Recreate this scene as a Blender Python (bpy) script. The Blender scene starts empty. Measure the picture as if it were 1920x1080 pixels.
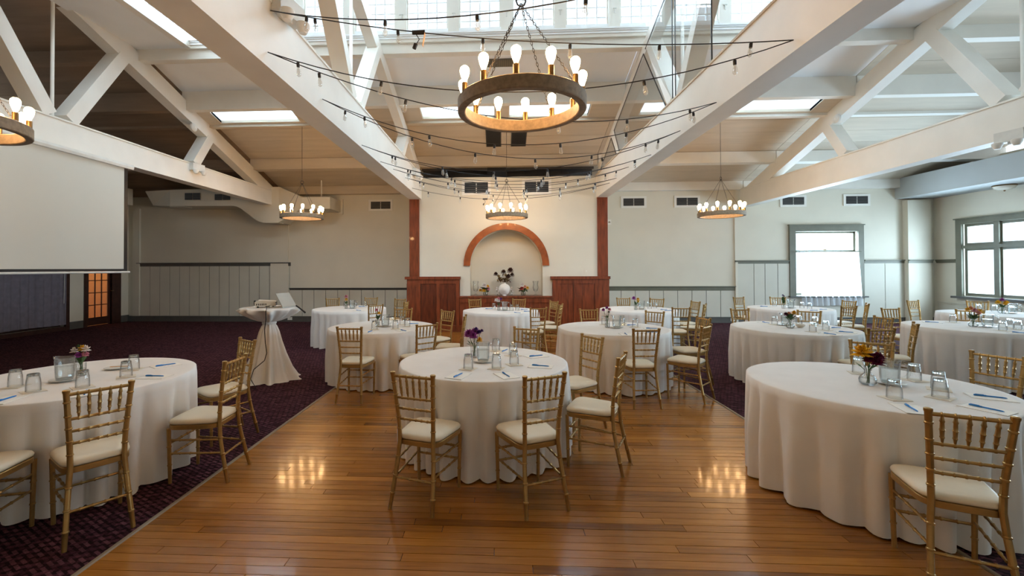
import bpy, bmesh, math, random
from mathutils import Vector, Matrix
R = math.radians; PI = math.pi
SC = bpy.context.scene; COL = SC.collection

# ---------------------------------------------------------------- camera, sky, daylight, exposure
EYE = 1.611
cd = bpy.data.cameras.new('camera'); cam = bpy.data.objects.new('camera', cd); COL.objects.link(cam)
cam.matrix_world = (Matrix.Translation((0, 0, EYE)) @ Matrix.Rotation(0.0485, 4, 'Z')
                    @ Matrix.Rotation(PI/2 + 0.0109, 4, 'X') @ Matrix.Rotation(-0.0034, 4, 'Z'))
cd.sensor_width = 36; cd.lens = 819.95/1920*36
cd.shift_x = (960-899.2)/1920; cd.shift_y = -(540-494.0)/1920
cd.clip_start = .05; cd.clip_end = 200
SC.camera = cam
w = bpy.data.worlds.new('overcast_sky'); SC.world = w; w.use_nodes = True
bg = w.node_tree.nodes['Background']; bg.inputs[0].default_value = (.80, .91, 1, 1); bg.inputs[1].default_value = 2.2
def daylight(loc, rot, sx, sy, power, col=(.63, .83, 1)):
    l = bpy.data.lights.new('daylight', 'AREA'); l.shape = 'RECTANGLE'; l.size = sx; l.size_y = sy; l.energy = power; l.color = col
    o = bpy.data.objects.new('daylight', l); o.location = loc; o.rotation_euler = rot; COL.objects.link(o); return o
LANT = (.64, .84, 1)
daylight((0, 8.75, 7.55), (R(-40), 0, 0), 12, 1.5, 3000, LANT)     # open sky over the lantern, far side
daylight((0, 3.77, 7.55), (R(40), 0, 0), 12, 1.5, 2600, LANT)      # open sky over the lantern, near side
daylight((-5.85, 6.26, 6.2), (0, R(-90), 0), .95, 2.5, 90)
daylight((5.85, 6.26, 6.2), (0, R(90), 0), .95, 2.5, 90)
daylight((9.4, 13.45, 1.7), (R(-90), 0, 0), 1.75, 1.85, 450)     # window in the back wall
daylight((12.75, 11.15, 1.75), (0, R(90), 0), 1.95, 2.5, 640)    # wide window
daylight((12.75, 7.0, 1.75), (0, R(90), 0), 1.95, 2.5, 640)      # the two windows further along the same wall
daylight((12.75, 3.0, 1.75), (0, R(90), 0), 1.95, 2.5, 520)
SC.view_settings.view_transform = 'Standard'; SC.view_settings.look = 'None'
SC.view_settings.exposure = -0.40; SC.view_settings.gamma = 1; SC.view_settings.use_curve_mapping = False
SC.cycles.max_bounces = 10; SC.cycles.diffuse_bounces = 5; SC.cycles.glossy_bounces = 4; SC.cycles.transparent_max_bounces = 24
SC.cycles.caustics_reflective = False; SC.cycles.caustics_refractive = False
SC.cycles.use_denoising = True

TABLES = {'T2': (-0.165, 4.055), 'T4': (-1.76, 6.415), 'T5': (1.595, 6.345), 'T6': (-3.257, 9.294), 'T7': (-0.005, 8.912), 'T8': (2.828, 9.18), 'T9': (4.13, 6.42), 'T10': (6.053, 9.505), 'T3': (2.694, 3.363), 'T1': (-3.344, 3.348), 'T11': (6.744, 6.574), 'T12': (9.005, 8.426)}
CHAIRS = [('T2', -0.521, 3.12, 72.6), ('T2', 0.193, 3.121, 114.4), ('T2', 0.764, 3.685, 154.1), ('T2', 0.745, 4.469, -148.2), ('T2', 0.208, 4.983, -113.2), ('T4', -1.812, 5.416, 87.4), ('T4', -1.085, 5.677, 130.9), ('T4', -1.041, 7.11, -130.2), ('T4', -0.761, 6.449, 179.9), ('T4', -1.717, 7.414, -89.0), ('T6', -3.884, 10.073, -56.6), ('T6', -3.158, 10.289, -90.5), ('T6', -2.436, 9.864, -114.5), ('T6', -2.225, 9.174, 176.0), ('T6', -2.584, 8.555, 133.5), ('T7', -0.494, 9.784, -63.0), ('T7', 0.341, 9.85, -108.0), ('T7', 0.921, 9.288, -154.3), ('T7', 0.937, 8.575, 161.0), ('T7', 0.601, 8.031, 105.9), ('T5', 1.52, 7.342, -84.7), ('T5', 2.319, 7.035, -134.3), ('T5', 1.644, 5.346, 95.1), ('T5', 2.316, 5.588, 136.4), ('T5', 2.621, 6.276, -170.8), ('T8', 2.87, 10.179, -89.0), ('T8', 3.419, 9.987, -126.3), ('T8', 3.822, 9.289, -170.7), ('T8', 3.696, 8.683, 148.3), ('T8', 3.176, 8.109, 88.6), ('T9', 4.067, 7.418, -87.1), ('T9', 4.818, 7.146, -131.1), ('T9', 5.141, 6.428, 179.8), ('T9', 4.313, 5.437, 94.2), ('T10', 5.699, 10.44, -71.9), ('T10', 6.434, 10.43, -110.5), ('T10', 7.053, 9.497, -171.5), ('T10', 6.182, 8.372, 99.6), ('T10', 6.856, 8.909, 148.6), ('T11', 6.649, 7.569, -86.8), ('T9', 4.973, 5.85, 145.6), ('T11', 7.424, 7.306, -134.5), ('T12', 8.671, 9.369, -75.2), ('T12', 9.601, 9.229, -121.8), ('T3', 3.346, 4.121, -127.1), ('T3', 3.758, 3.631, -159.4), ('T3', 2.339, 2.428, 66.2), ('T1', -2.602, 2.678, 141.9), ('T1', -2.335, 3.363, -176.9), ('T1', -2.675, 4.091, -123.5), ('T1', -3.061, 2.42, 107.0)]
PITCHERS = {'T1': (-3.352, 3.211), 'T2': (-0.165, 3.991), 'T3': (2.827, 3.337), 'T4': (-1.696, 6.355), 'T5': (1.638, 6.294), 'T6': (-3.183, 9.235), 'T7': (0.077, 8.836), 'T8': (2.875, 9.112), 'T9': (4.163, 6.624), 'T10': (6.041, 9.436), 'T11': (6.838, 6.504), 'T12': (9.268, 8.401)}
VASES = {'T1': (-3.371, 3.362), 'T2': (-0.26, 4.206), 'T3': (2.657, 3.317), 'T4': (-1.82, 6.395), 'T5': (1.521, 6.351), 'T6': (-3.313, 9.233), 'T7': (-0.045, 8.88), 'T8': (2.735, 9.04), 'T9': (4.053, 6.35), 'T10': (5.851, 9.373), 'T11': (6.69, 6.546), 'T12': (9.086, 8.398)}
GLASSES = {'T1': [(-3.546, 3.036), (-3.282, 2.924), (-3.035, 3.04), (-2.981, 3.348), (-3.132, 3.594)], 'T2': [(-0.279, 3.71), (-0.04, 3.738), (-0.054, 4.543), (0.116, 4.282), (0.114, 3.889)], 'T3': [(2.545, 2.971), (2.855, 2.999), (3.04, 3.203), (3.103, 3.454), (2.868, 3.666)], 'T4': [(-1.77, 6.049), (-1.492, 6.131), (-1.499, 6.579), (-1.378, 6.397)], 'T5': [(1.55, 6.665), (1.844, 6.778), (1.924, 6.391), (1.79, 6.589)], 'T6': [(-3.512, 9.724), (-3.309, 9.791), (-3.068, 9.736)], 'T7': [(-0.148, 9.147), (0.209, 8.8), (0.329, 8.839)], 'T8': [(3.093, 9.281), (3.245, 9.406)], 'T9': [(4.066, 6.72), (4.463, 6.793), (4.11, 5.988), (4.582, 6.634), (4.389, 6.145)], 'T10': [(6.266, 9.438), (6.313, 9.282), (6.028, 9.956)], 'T11': [(6.909, 7.046), (6.66, 6.15), (7.079, 6.449), (6.966, 6.259)], 'T12': [(9.192, 8.89), (9.361, 8.777), (9.474, 8.6)]}
PENS = {'T1': [(-3.249, 2.726, 97.7), (-2.97, 3.749, 52.4), (-2.75, 3.357, 0.0), (-2.871, 2.897, 129.8)], 'T2': [(-0.34, 3.47, 67.9), (0.039, 3.492, -68.3), (0.04, 4.528, 66.9), (0.339, 4.257, 26.4), (0.342, 3.826, -16.7)], 'T3': [(2.458, 2.756, -110.2), (3.181, 3.014, -31.4), (2.899, 2.769, -67.4)], 'T4': [(-1.762, 5.83, 84.4), (-1.332, 5.935, -45.8), (-1.334, 6.674, 28.8)], 'T5': [(1.594, 5.685, -94.1), (1.93, 6.588, 20.6), (2.1, 6.217, -10.2), (1.976, 5.856, -7.0)], 'T6': [(-2.883, 8.75, -31.0), (-3.111, 9.662, 0.5)], 'T7': [(-0.249, 9.158, 0.6), (0.477, 9.011, 10.8), (0.521, 8.628, 0.8), (0.313, 8.334, -34.9)], 'T8': [(3.301, 9.044, 10.3), (3.294, 8.801, 5.0)], 'T9': [(4.054, 6.913, -81.5), (4.166, 5.761, -70.7), (4.681, 6.357, 9.8), (4.496, 5.938, -34.9)], 'T10': [(5.69, 9.769, -13.4), (6.114, 8.865, 0.7), (6.453, 9.093, 0.7)], 'T11': [(6.587, 7.029, -37.1), (6.631, 5.923, -68.3)], 'T12': []}
BOWL = {'T9': (4.241, 6.444), 'T7': (0.094, 8.915)}
# ---------------------------------------------------------------- materials
MATS = {}
def new_mat(name):
    m = bpy.data.materials.new(name); m.use_nodes = True; MATS[name] = m
    nt = m.node_tree; return m, nt, nt.nodes['Principled BSDF']
def paint(name, col, rough=.6, metal=0, noise=.06, scale=8, bump=0, spec=.4, coat=0, stretch=(1, 1, 1), bscale=None):
    m, nt, b = new_mat(name); N = nt.nodes; L = nt.links
    tc = N.new('ShaderNodeTexCoord'); mp = N.new('ShaderNodeMapping'); mp.inputs['Scale'].default_value = stretch
    L.new(tc.outputs['Object'], mp.inputs[0])
    nz = N.new('ShaderNodeTexNoise'); nz.inputs['Scale'].default_value = scale; nz.inputs['Detail'].default_value = 5
    L.new(mp.outputs[0], nz.inputs['Vector'])
    r = N.new('ShaderNodeValToRGB'); e = r.color_ramp.elements
    e[0].position = .3; e[1].position = .7
    e[0].color = tuple(max(0, c*(1-noise)) for c in col)+(1,); e[1].color = tuple(min(1, c*(1+noise)) for c in col)+(1,)
    L.new(nz.outputs['Fac'], r.inputs[0]); L.new(r.outputs[0], b.inputs['Base Color'])
    b.inputs['Roughness'].default_value = rough; b.inputs['Metallic'].default_value = metal
    b.inputs['Specular IOR Level'].default_value = spec; b.inputs['Coat Weight'].default_value = coat
    if bump:
        bp = N.new('ShaderNodeBump'); bp.inputs['Strength'].default_value = bump; bp.inputs['Distance'].default_value = .01
        if bscale:
            n2 = N.new('ShaderNodeTexNoise'); n2.inputs['Scale'].default_value = bscale; L.new(mp.outputs[0], n2.inputs['Vector']); L.new(n2.outputs['Fac'], bp.inputs['Height'])
        else: L.new(nz.outputs['Fac'], bp.inputs['Height'])
        L.new(bp.outputs[0], b.inputs['Normal'])
    return m
def clear(name, tint=(.97, .99, .98), gloss=1.0, milk=0, rough=.02, edge=1.0):
    m, nt, b = new_mat(name); N = nt.nodes; L = nt.links; N.remove(b)
    t = N.new('ShaderNodeBsdfTransparent'); lw2 = N.new('ShaderNodeLayerWeight'); p2 = N.new('ShaderNodeMath'); p2.operation = 'POWER'; p2.inputs[1].default_value = 2.5; L.new(lw2.outputs['Facing'], p2.inputs[0])
    mr = N.new('ShaderNodeMix'); mr.data_type = 'RGBA'; mr.inputs[6].default_value = tint+(1,); mr.inputs[7].default_value = tuple(c*edge for c in tint)+(1,); L.new(p2.outputs[0], mr.inputs[0]); L.new(mr.outputs[2], t.inputs[0])
    g = N.new('ShaderNodeBsdfGlossy'); g.inputs['Roughness'].default_value = rough
    lw = N.new('ShaderNodeLayerWeight'); pw_ = N.new('ShaderNodeMath'); pw_.operation = 'POWER'; pw_.inputs[1].default_value = 4.5; L.new(lw.outputs['Facing'], pw_.inputs[0])
    f = N.new('ShaderNodeMath'); f.operation = 'MULTIPLY_ADD'; f.inputs[1].default_value = .95; f.inputs[2].default_value = .05; L.new(pw_.outputs[0], f.inputs[0])
    mu = N.new('ShaderNodeMath'); mu.operation = 'MULTIPLY'; mu.inputs[1].default_value = gloss; mu.use_clamp = True
    L.new(f.outputs[0], mu.inputs[0]); mx = N.new('ShaderNodeMixShader'); L.new(mu.outputs[0], mx.inputs[0])
    L.new(t.outputs[0], mx.inputs[1]); L.new(g.outputs[0], mx.inputs[2]); last = mx
    if milk:
        d = N.new('ShaderNodeBsdfDiffuse'); d.inputs[0].default_value = (.85, .88, .88, 1); m2 = N.new('ShaderNodeMixShader'); m2.inputs[0].default_value = milk
        L.new(mx.outputs[0], m2.inputs[1]); L.new(d.outputs[0], m2.inputs[2]); last = m2
    L.new(last.outputs[0], N['Material Output'].inputs[0]); return m
def glow(name, col, strength):
    m, nt, b = new_mat(name); b.inputs['Base Color'].default_value = (.9, .85, .7, 1)
    b.inputs['Emission Color'].default_value = col+(1,); b.inputs['Emission Strength'].default_value = strength; return m
WHITE = paint('white_beam_paint', (.80, .78, .72), .5, noise=.03, scale=3, bump=.05)
BRIGHT = paint('white_ceiling_paint', (.90, .93, .95), .7, noise=.02, scale=2)
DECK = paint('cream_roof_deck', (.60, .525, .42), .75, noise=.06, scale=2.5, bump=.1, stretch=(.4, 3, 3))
DECK_SHADED = paint('shaded_roof_deck', (.31, .215, .14), .75, noise=.12, scale=2.5, bump=.1, stretch=(.4, 3, 3))  # roof deck darkened to brown: the dim outer bay's shade is in the colour
SOFFIT = paint('shaded_soffit_grey', (.46, .485, .485), .7, noise=.03, scale=2)  # wall cream turned grey, so the soffit's shade sits in its colour
WALL = paint('cream_wall_paint', (.70, .66, .55), .75, noise=.03, scale=1.5, bump=.04, bscale=120)
PANEL = paint('pale_panel_paint', (.62, .60, .51), .65, noise=.03, scale=2)
GREEN = paint('grey_green_trim_paint', (.155, .152, .108), .45, noise=.08, scale=6)
DARKTRIM = paint('dark_trim_paint', (.10, .098, .088), .5, noise=.1, scale=5)
GAP = paint('dark_gap_shade', (.075, .066, .06), .8, noise=.15, scale=4)  # dark colour stands in for the unlit space behind the niche wall top
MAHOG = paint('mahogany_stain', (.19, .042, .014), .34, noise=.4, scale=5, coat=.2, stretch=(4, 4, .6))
MAHOG_SHADED = paint('shaded_mahogany', (.125, .026, .009), .36, noise=.45, scale=5, coat=.2, stretch=(4, 4, .6))  # same mahogany darkened: shade of the less lit screen-side panel painted in
MAHOG2 = paint('orange_mahogany_stain', (.30, .075, .018), .32, noise=.35, scale=6, coat=.2)
CLOTH = paint('white_linen', (.80, .78, .75), .85, noise=.025, scale=6, bump=.06, spec=.15, bscale=260)
GOLD = paint('gold_chair_paint', (.40, .245, .082), .34, metal=.6, noise=.10, scale=25)
IVORY = paint('ivory_vinyl', (.74, .65, .49), .45, noise=.03, scale=9)
GREYMETAL = paint('weathered_ring', (.26, .185, .115), .55, noise=.25, scale=30)
BRASS = paint('aged_brass', (.20, .125, .05), .38, metal=.7, noise=.1)
BLACK = paint('black_plastic', (.015, .015, .017), .45)
CHAINM = paint('dark_iron', (.03, .025, .022), .5, metal=.3)
SCREENM = paint('screen_fabric', (.64, .63, .565), .9, noise=.012, scale=1.2)
PALEGREY = paint('pale_grey_plastic', (.70, .70, .66), .45)
CURTAIN = paint('purple_grey_curtain', (.185, .17, .205), .9, noise=.12, scale=9)
DARKWOOD = paint('dark_stained_wood', (.045, .017, .012), .4, noise=.25, scale=7)
PAPER = paint('white_paper', (.86, .84, .78), .8, noise=.01)
NAPKIN = paint('beige_napkin', (.76, .69, .57), .9, noise=.05, scale=40)
BLUE = paint('blue_ink_plastic', (.012, .19, .55), .35)
PLATE = paint('white_china', (.82, .81, .77), .2)
LEAF = paint('leaf_green', (.045, .10, .03), .55, noise=.3, scale=20)
STEM = paint('stem_green', (.06, .12, .035), .6)
PURPLE = paint('purple_petals', (.36, .07, .33), .6, noise=.2, scale=30)
VIOLET = paint('violet_petals', (.10, .035, .22), .6, noise=.2, scale=30)
PINK = paint('pink_petals', (.66, .28, .34), .6, noise=.15, scale=30)
YELLOW = paint('yellow_petals', (.80, .48, .03), .6, noise=.15, scale=30)
BURG = paint('burgundy_petals', (.13, .006, .04), .6, noise=.25, scale=30)
WHITEP = paint('white_petals', (.80, .74, .70), .7, noise=.08, scale=30)
PEACH = paint('peach_petals', (.75, .36, .22), .6, noise=.15, scale=30)
REDP = paint('coral_petals', (.62, .10, .08), .6, noise=.15, scale=30)
DRIED = paint('dried_brown_petals', (.09, .035, .025), .7, noise=.3, scale=20)
OCHRE = paint('dried_ochre_leaves', (.30, .20, .085), .7, noise=.3, scale=20)
LAPTOPM = paint('laptop_silver', (.50, .50, .46), .35, metal=.4, noise=.02)
TAG = paint('paper_tag', (.72, .42, .2), .8)
GLASS = clear('drinking_glass', (.985, .99, .99), 1.1, .006, edge=.38)
RIB = clear('ribbed_pitcher_plastic', (.97, .985, .985), 1.5, .035, edge=.45)
WATER = clear('water', (.97, .985, .99), .5, .02, edge=.7)
m, nt, b = new_mat('thick_glass_base'); GBASE = m; b.inputs['Transmission Weight'].default_value = 1; b.inputs['Roughness'].default_value = .02; b.inputs['IOR'].default_value = 1.48; b.inputs['Base Color'].default_value = (.95, .98, .98, 1)
PANE = clear('window_pane_glass', (.97, .99, 1), .8)
SHEET = clear('glass_sheet', (.985, .995, .995), 1.3)
BULBGLASS = clear('clear_bulb_glass', (.98, .98, .97), 1.4, .16)
AMBER = clear('warm_door_glass', (.9, .82, .68), .5, .12)
BULB = glow('lit_bulb', (1, .58, .25), 105)
FIL = glow('filament_off', (1, .6, .3), .0)
m, nt, b = new_mat('sheer_white_curtain'); SHEER = m
b.inputs['Base Color'].default_value = (.86, .90, .95, 1); b.inputs['Roughness'].default_value = .9
tl = nt.nodes.new('ShaderNodeBsdfTranslucent'); tl.inputs[0].default_value = (.9, .93, .97, 1)
mx = nt.nodes.new('ShaderNodeMixShader'); mx.inputs[0].default_value = .6
nt.links.new(b.outputs[0], mx.inputs[1]); nt.links.new(tl.outputs[0], mx.inputs[2]); nt.links.new(mx.outputs[0], nt.nodes['Material Output'].inputs[0])
m, nt, b = new_mat('frosted_skylight'); FROST = m; nt.nodes.remove(b)
tl = nt.nodes.new('ShaderNodeBsdfTranslucent'); tl.inputs[0].default_value = (.93, .96, .98, 1); nt.links.new(tl.outputs[0], nt.nodes['Material Output'].inputs[0])
m, nt, b = new_mat('milky_glass_dome'); DOME = m; b.inputs['Base Color'].default_value = (.75, .72, .62, 1); b.inputs['Roughness'].default_value = .2
# dance floor wood: a random tone per plank (face attribute), grain along the plank
m, nt, b = new_mat('maple_floor'); WOOD = m; N = nt.nodes; L = nt.links
at = N.new('ShaderNodeAttribute'); at.attribute_name = 'tone'
tc = N.new('ShaderNodeTexCoord'); mp = N.new('ShaderNodeMapping'); mp.inputs['Scale'].default_value = (1.6, 26, 1); L.new(tc.outputs['Object'], mp.inputs[0])
ad = N.new('ShaderNodeVectorMath'); L.new(mp.outputs[0], ad.inputs[0])
cx_ = N.new('ShaderNodeCombineXYZ'); mm = N.new('ShaderNodeMath'); mm.operation = 'MULTIPLY'; mm.inputs[1].default_value = 37; L.new(at.outputs['Fac'], mm.inputs[0]); L.new(mm.outputs[0], cx_.inputs[0]); L.new(cx_.outputs[0], ad.inputs[1])
nz = N.new('ShaderNodeTexNoise'); nz.inputs['Scale'].default_value = 2.2; nz.inputs['Detail'].default_value = 6; L.new(ad.outputs[0], nz.inputs['Vector'])
mu = N.new('ShaderNodeMath'); mu.operation = 'MULTIPLY_ADD'; mu.inputs[1].default_value = .5; L.new(nz.outputs['Fac'], mu.inputs[0])
m3 = N.new('ShaderNodeMath'); m3.operation = 'MULTIPLY'; m3.inputs[1].default_value = .52; L.new(at.outputs['Fac'], m3.inputs[0]); L.new(m3.outputs[0], mu.inputs[2])
cr = N.new('ShaderNodeValToRGB'); e = cr.color_ramp.elements
e[0].position = .10; e[0].color = (.12, .038, .005, 1); e[1].position = .9; e[1].color = (.54, .225, .038, 1)
k = cr.color_ramp.elements.new(.5); k.color = (.355, .134, .0165, 1)
L.new(mu.outputs[0], cr.inputs[0])
n2 = N.new('ShaderNodeTexNoise'); n2.inputs['Scale'].default_value = 1.1; n2.inputs['Detail'].default_value = 4; L.new(tc.outputs['Object'], n2.inputs['Vector'])
r2 = N.new('ShaderNodeValToRGB'); r2.color_ramp.elements[0].position = .30; r2.color_ramp.elements[0].color = (.55, .5, .45, 1); r2.color_ramp.elements[1].position = .52; r2.color_ramp.elements[1].color = (1, 1, 1, 1)
L.new(n2.outputs['Fac'], r2.inputs[0])
mc = N.new('ShaderNodeMix'); mc.data_type = 'RGBA'; mc.blend_type = 'MULTIPLY'; mc.inputs[0].default_value = .8
L.new(cr.outputs[0], mc.inputs[6]); L.new(r2.outputs[0], mc.inputs[7]); L.new(mc.outputs[2], b.inputs['Base Color'])
b.inputs['Roughness'].default_value = .24; b.inputs['Specular IOR Level'].default_value = .4; b.inputs['Coat Weight'].default_value = .3; b.inputs['Coat Roughness'].default_value = .085
bp = N.new('ShaderNodeBump'); bp.inputs['Strength'].default_value = .12; bp.inputs['Distance'].default_value = .004; L.new(nz.outputs['Fac'], bp.inputs['Height']); L.new(bp.outputs[0], b.inputs['Normal'])
# carpet: burgundy loop pile with rows of pale and black flecks
m, nt, b = new_mat('burgundy_carpet'); CARPET = m; N = nt.nodes; L = nt.links
tc = N.new('ShaderNodeTexCoord')
mp = N.new('ShaderNodeMapping'); mp.inputs['Rotation'].default_value = (0, 0, R(24)); L.new(tc.outputs['Object'], mp.inputs[0])
def bricks(wid, row, mort, rot, c1, c2):
    q = N.new('ShaderNodeMapping'); q.inputs['Rotation'].default_value = (0, 0, R(rot)); L.new(tc.outputs['Object'], q.inputs[0])
    b_ = N.new('ShaderNodeTexBrick'); b_.inputs['Scale'].default_value = 1; b_.inputs['Brick Width'].default_value = wid; b_.inputs['Row Height'].default_value = row; b_.inputs['Mortar Size'].default_value = mort; b_.inputs['Mortar Smooth'].default_value = .3; b_.offset = .5
    b_.inputs['Color1'].default_value = c1; b_.inputs['Color2'].default_value = c2; b_.inputs['Mortar'].default_value = (.014, .004, .0065, 1); L.new(q.outputs[0], b_.inputs['Vector']); return b_
b1 = bricks(.075, .034, .009, 28, (.045, .012, .020, 1), (.22, .09, .11, 1)); b2 = bricks(.11, .05, .014, -24, (.038, .010, .017, 1), (.12, .038, .056, 1))
nz = N.new('ShaderNodeTexNoise'); nz.inputs['Scale'].default_value = 110; nz.inputs['Detail'].default_value = 2; L.new(tc.outputs['Object'], nz.inputs['Vector'])
mx = N.new('ShaderNodeMix'); mx.data_type = 'RGBA'; mx.inputs[0].default_value = .5; L.new(b1.outputs['Color'], mx.inputs[6]); L.new(b2.outputs['Color'], mx.inputs[7])
m2 = N.new('ShaderNodeMix'); m2.data_type = 'RGBA'; m2.blend_type = 'OVERLAY'; m2.inputs[0].default_value = .7; L.new(mx.outputs[2], m2.inputs[6]); L.new(nz.outputs['Fac'], m2.inputs[7])
L.new(m2.outputs[2], b.inputs['Base Color']); b.inputs['Roughness'].default_value = .95; b.inputs['Specular IOR Level'].default_value = .1
bp = N.new('ShaderNodeBump'); bp.inputs['Strength'].default_value = .5; bp.inputs['Distance'].default_value = .01; L.new(nz.outputs['Fac'], bp.inputs['Height']); L.new(bp.outputs[0], b.inputs['Normal'])

# ---------------------------------------------------------------- mesh building
class MB:
    def __init__(s): s.v = []; s.f = []
    def box(s, x0, y0, z0, x1, y1, z1):
        n = len(s.v)
        s.v += [(x0, y0, z0), (x1, y0, z0), (x1, y1, z0), (x0, y1, z0), (x0, y0, z1), (x1, y0, z1), (x1, y1, z1), (x0, y1, z1)]
        s.f += [tuple(n+i for i in q) for q in ((3, 2, 1, 0), (4, 5, 6, 7), (0, 1, 5, 4), (1, 2, 6, 5), (2, 3, 7, 6), (3, 0, 4, 7))]; return s
    def prism(s, poly, off):                                        # polygon of points swept along a vector
        n = len(s.v); k = len(poly); off = Vector(off)
        s.v += [tuple(p) for p in poly]+[tuple(Vector(p)+off) for p in poly]
        s.f += [tuple(n+i for i in range(k))[::-1], tuple(n+k+i for i in range(k))]
        s.f += [(n+i, n+(i+1) % k, n+k+(i+1) % k, n+k+i) for i in range(k)]; return s
    def beam(s, p, q, wid, hei, up=(0, 0, 1)):                      # rectangular bar from p to q
        p = Vector(p); q = Vector(q); d = (q-p).normalized(); x = d.cross(Vector(up)).normalized(); z = x.cross(d)
        a = x*wid/2; c = z*hei/2
        return s.prism([p-a-c, p+a-c, p+a+c, p-a+c], q-p)
    def tube(s, pts, r, n=8, cap=True):
        pts = [Vector(p) for p in pts]; rr = r if isinstance(r, (list, tuple)) else [r]*len(pts)
        b0 = len(s.v); prev = None
        for i, p in enumerate(pts):
            d = (pts[min(i+1, len(pts)-1)]-pts[max(i-1, 0)]).normalized()
            ref = Vector((0, 0, 1)) if abs(d.z) < .9 else Vector((0, 1, 0))
            x = d.cross(ref).normalized() if prev is None else (prev-d*prev.dot(d)).normalized(); prev = x; y = d.cross(x)
            s.v += [tuple(p+x*(rr[i]*math.cos(2*PI*j/n))+y*(rr[i]*math.sin(2*PI*j/n))) for j in range(n)]
        for i in range(len(pts)-1):
            a = b0+i*n
            s.f += [(a+j, a+(j+1) % n, a+n+(j+1) % n, a+n+j) for j in range(n)]
        if cap: s.f += [tuple(b0+j for j in range(n))[::-1], tuple(b0+(len(pts)-1)*n+j for j in range(n))]
        return s
    def lathe(s, prof, n=16, c=(0, 0, 0), cap0=True, cap1=True, rf=None):
        b0 = len(s.v)
        for r, z in prof:
            s.v += [(c[0]+r*math.cos(2*PI*j/n)*(rf(j, z) if rf else 1), c[1]+r*math.sin(2*PI*j/n)*(rf(j, z) if rf else 1), c[2]+z) for j in range(n)]
        for i in range(len(prof)-1):
            a = b0+i*n; s.f += [(a+j, a+(j+1) % n, a+n+(j+1) % n, a+n+j) for j in range(n)]
        if cap0: s.f.append(tuple(b0+j for j in range(n))[::-1])
        if cap1: s.f.append(tuple(b0+(len(prof)-1)*n+j for j in range(n)))
        return s
    def quad(s, a, b, c, d): n = len(s.v); s.v += [tuple(a), tuple(b), tuple(c), tuple(d)]; s.f.append((n, n+1, n+2, n+3)); return s
    def mesh(s, name, mat, smooth=True, ang=40):
        me = bpy.data.meshes.new(name); me.from_pydata(s.v, [], s.f); me.materials.append(mat); me.update()
        if smooth:
            me.polygons.foreach_set('use_smooth', [True]*len(me.polygons))
            try: me.set_sharp_from_angle(angle=R(ang))
            except Exception: pass
        return me
    def build(s, name, mat, parent=None, **k):
        return link(name, s.mesh(name, mat, **k), parent)
def link(name, me, parent=None, loc=None):
    o = bpy.data.objects.new(name, me); COL.objects.link(o)
    if parent is not None: o.parent = parent
    if loc: o.location = loc
    return o
def tag(o, label=None, cat=None, group=None, kind=None):
    if label: o['label'] = label
    if cat: o['category'] = cat
    if group: o['group'] = group
    if kind: o['kind'] = kind
    return o
def empty(name, loc=(0, 0, 0), rz=0, **k):
    o = bpy.data.objects.new(name, None); COL.objects.link(o); o.location = loc; o.rotation_euler = (0, 0, rz); o.empty_display_size = .1
    return tag(o, **k)
def struct(name, label, loc=(0, 0, 0)): return empty(name, loc, 0, label=label, kind='structure')
def kids(o): return list(o.children)
def copy_tree(o, parent=None):
    c = o.copy(); COL.objects.link(c)
    if parent is not None: c.parent = parent
    for ch in kids(o): copy_tree(ch, c)
    return c

# ---------------------------------------------------------------- floor
D = 13.09; DC = 11.2; FX0, FX1 = -2.25, 2.58
fl = MB().box(-11.75, -.7, -.1, FX0, D+.2, 0).box(FX1, -.7, -.1, 12.6, D+.2, 0).box(FX0, 11.05, -.1, FX1, D+.2, 0).build('floor', CARPET, smooth=False)
tag(fl, 'burgundy patterned carpet on both sides of the wooden dance floor', kind='structure')
df = MB().box(FX0, -.7, -.1, FX1, 11.05, -.012).build('dance_floor', DARKWOOD, smooth=False)
tag(df, 'honey coloured strip wood dance floor down the middle of the hall', kind='structure')
rnd = random.Random(5)
def tone(me, vals):
    a = me.attributes.new('tone', 'FLOAT', 'FACE'); a.data.foreach_set('value', vals)
PW = .0685; rest = MB(); rest_t = []; n_pl = 0; y = -.68
while y < 11.05:
    x = FX0+.015-rnd.uniform(0, 1.3)
    while x < FX1-.015:
        ln = rnd.uniform(.75, 2.1); a = max(x, FX0+.015); e = min(x+ln, FX1-.015); x += ln
        if FX1-.015-x < .25 and x < FX1-.015: e = FX1-.015; x = FX1
        if e-a < .06: continue
        t = min(1, max(0, rnd.gauss(.5, .2))); dz = rnd.uniform(-.0006, .0006)
        if 2.1 < y and n_pl < 296:
            mb = MB().box(a+.0015, y, -.014, e-.002, min(y+PW-.0032, 11.05), dz); me = mb.mesh('plank', WOOD, smooth=False); tone(me, [t]*6)
            link('plank', me, df); n_pl += 1
        else:
            rest.box(a+.0015, y, -.014, e-.002, min(y+PW-.0032, 11.05), dz); rest_t += [t]*6
    y += PW
me = rest.mesh('plank_field', WOOD, smooth=False); tone(me, rest_t); tag(link('plank_field', me, df), kind='stuff')
for i, x in ((1, FX0), (2, FX1)):
    t = MB().prism([(x-.016, -.7, 0), (x+.016, -.7, 0), (x+.009, -.7, .007), (x-.009, -.7, .007)], (0, 11.75, 0)).build('trim_%d' % i, paint('edge_strip_%d' % i, (.24, .18, .11), .45), smooth=False)
    tag(t, 'narrow metal edge strip between carpet and wooden floor, %s' % ('screen side' if i == 1 else 'window side'), kind='structure')

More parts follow.
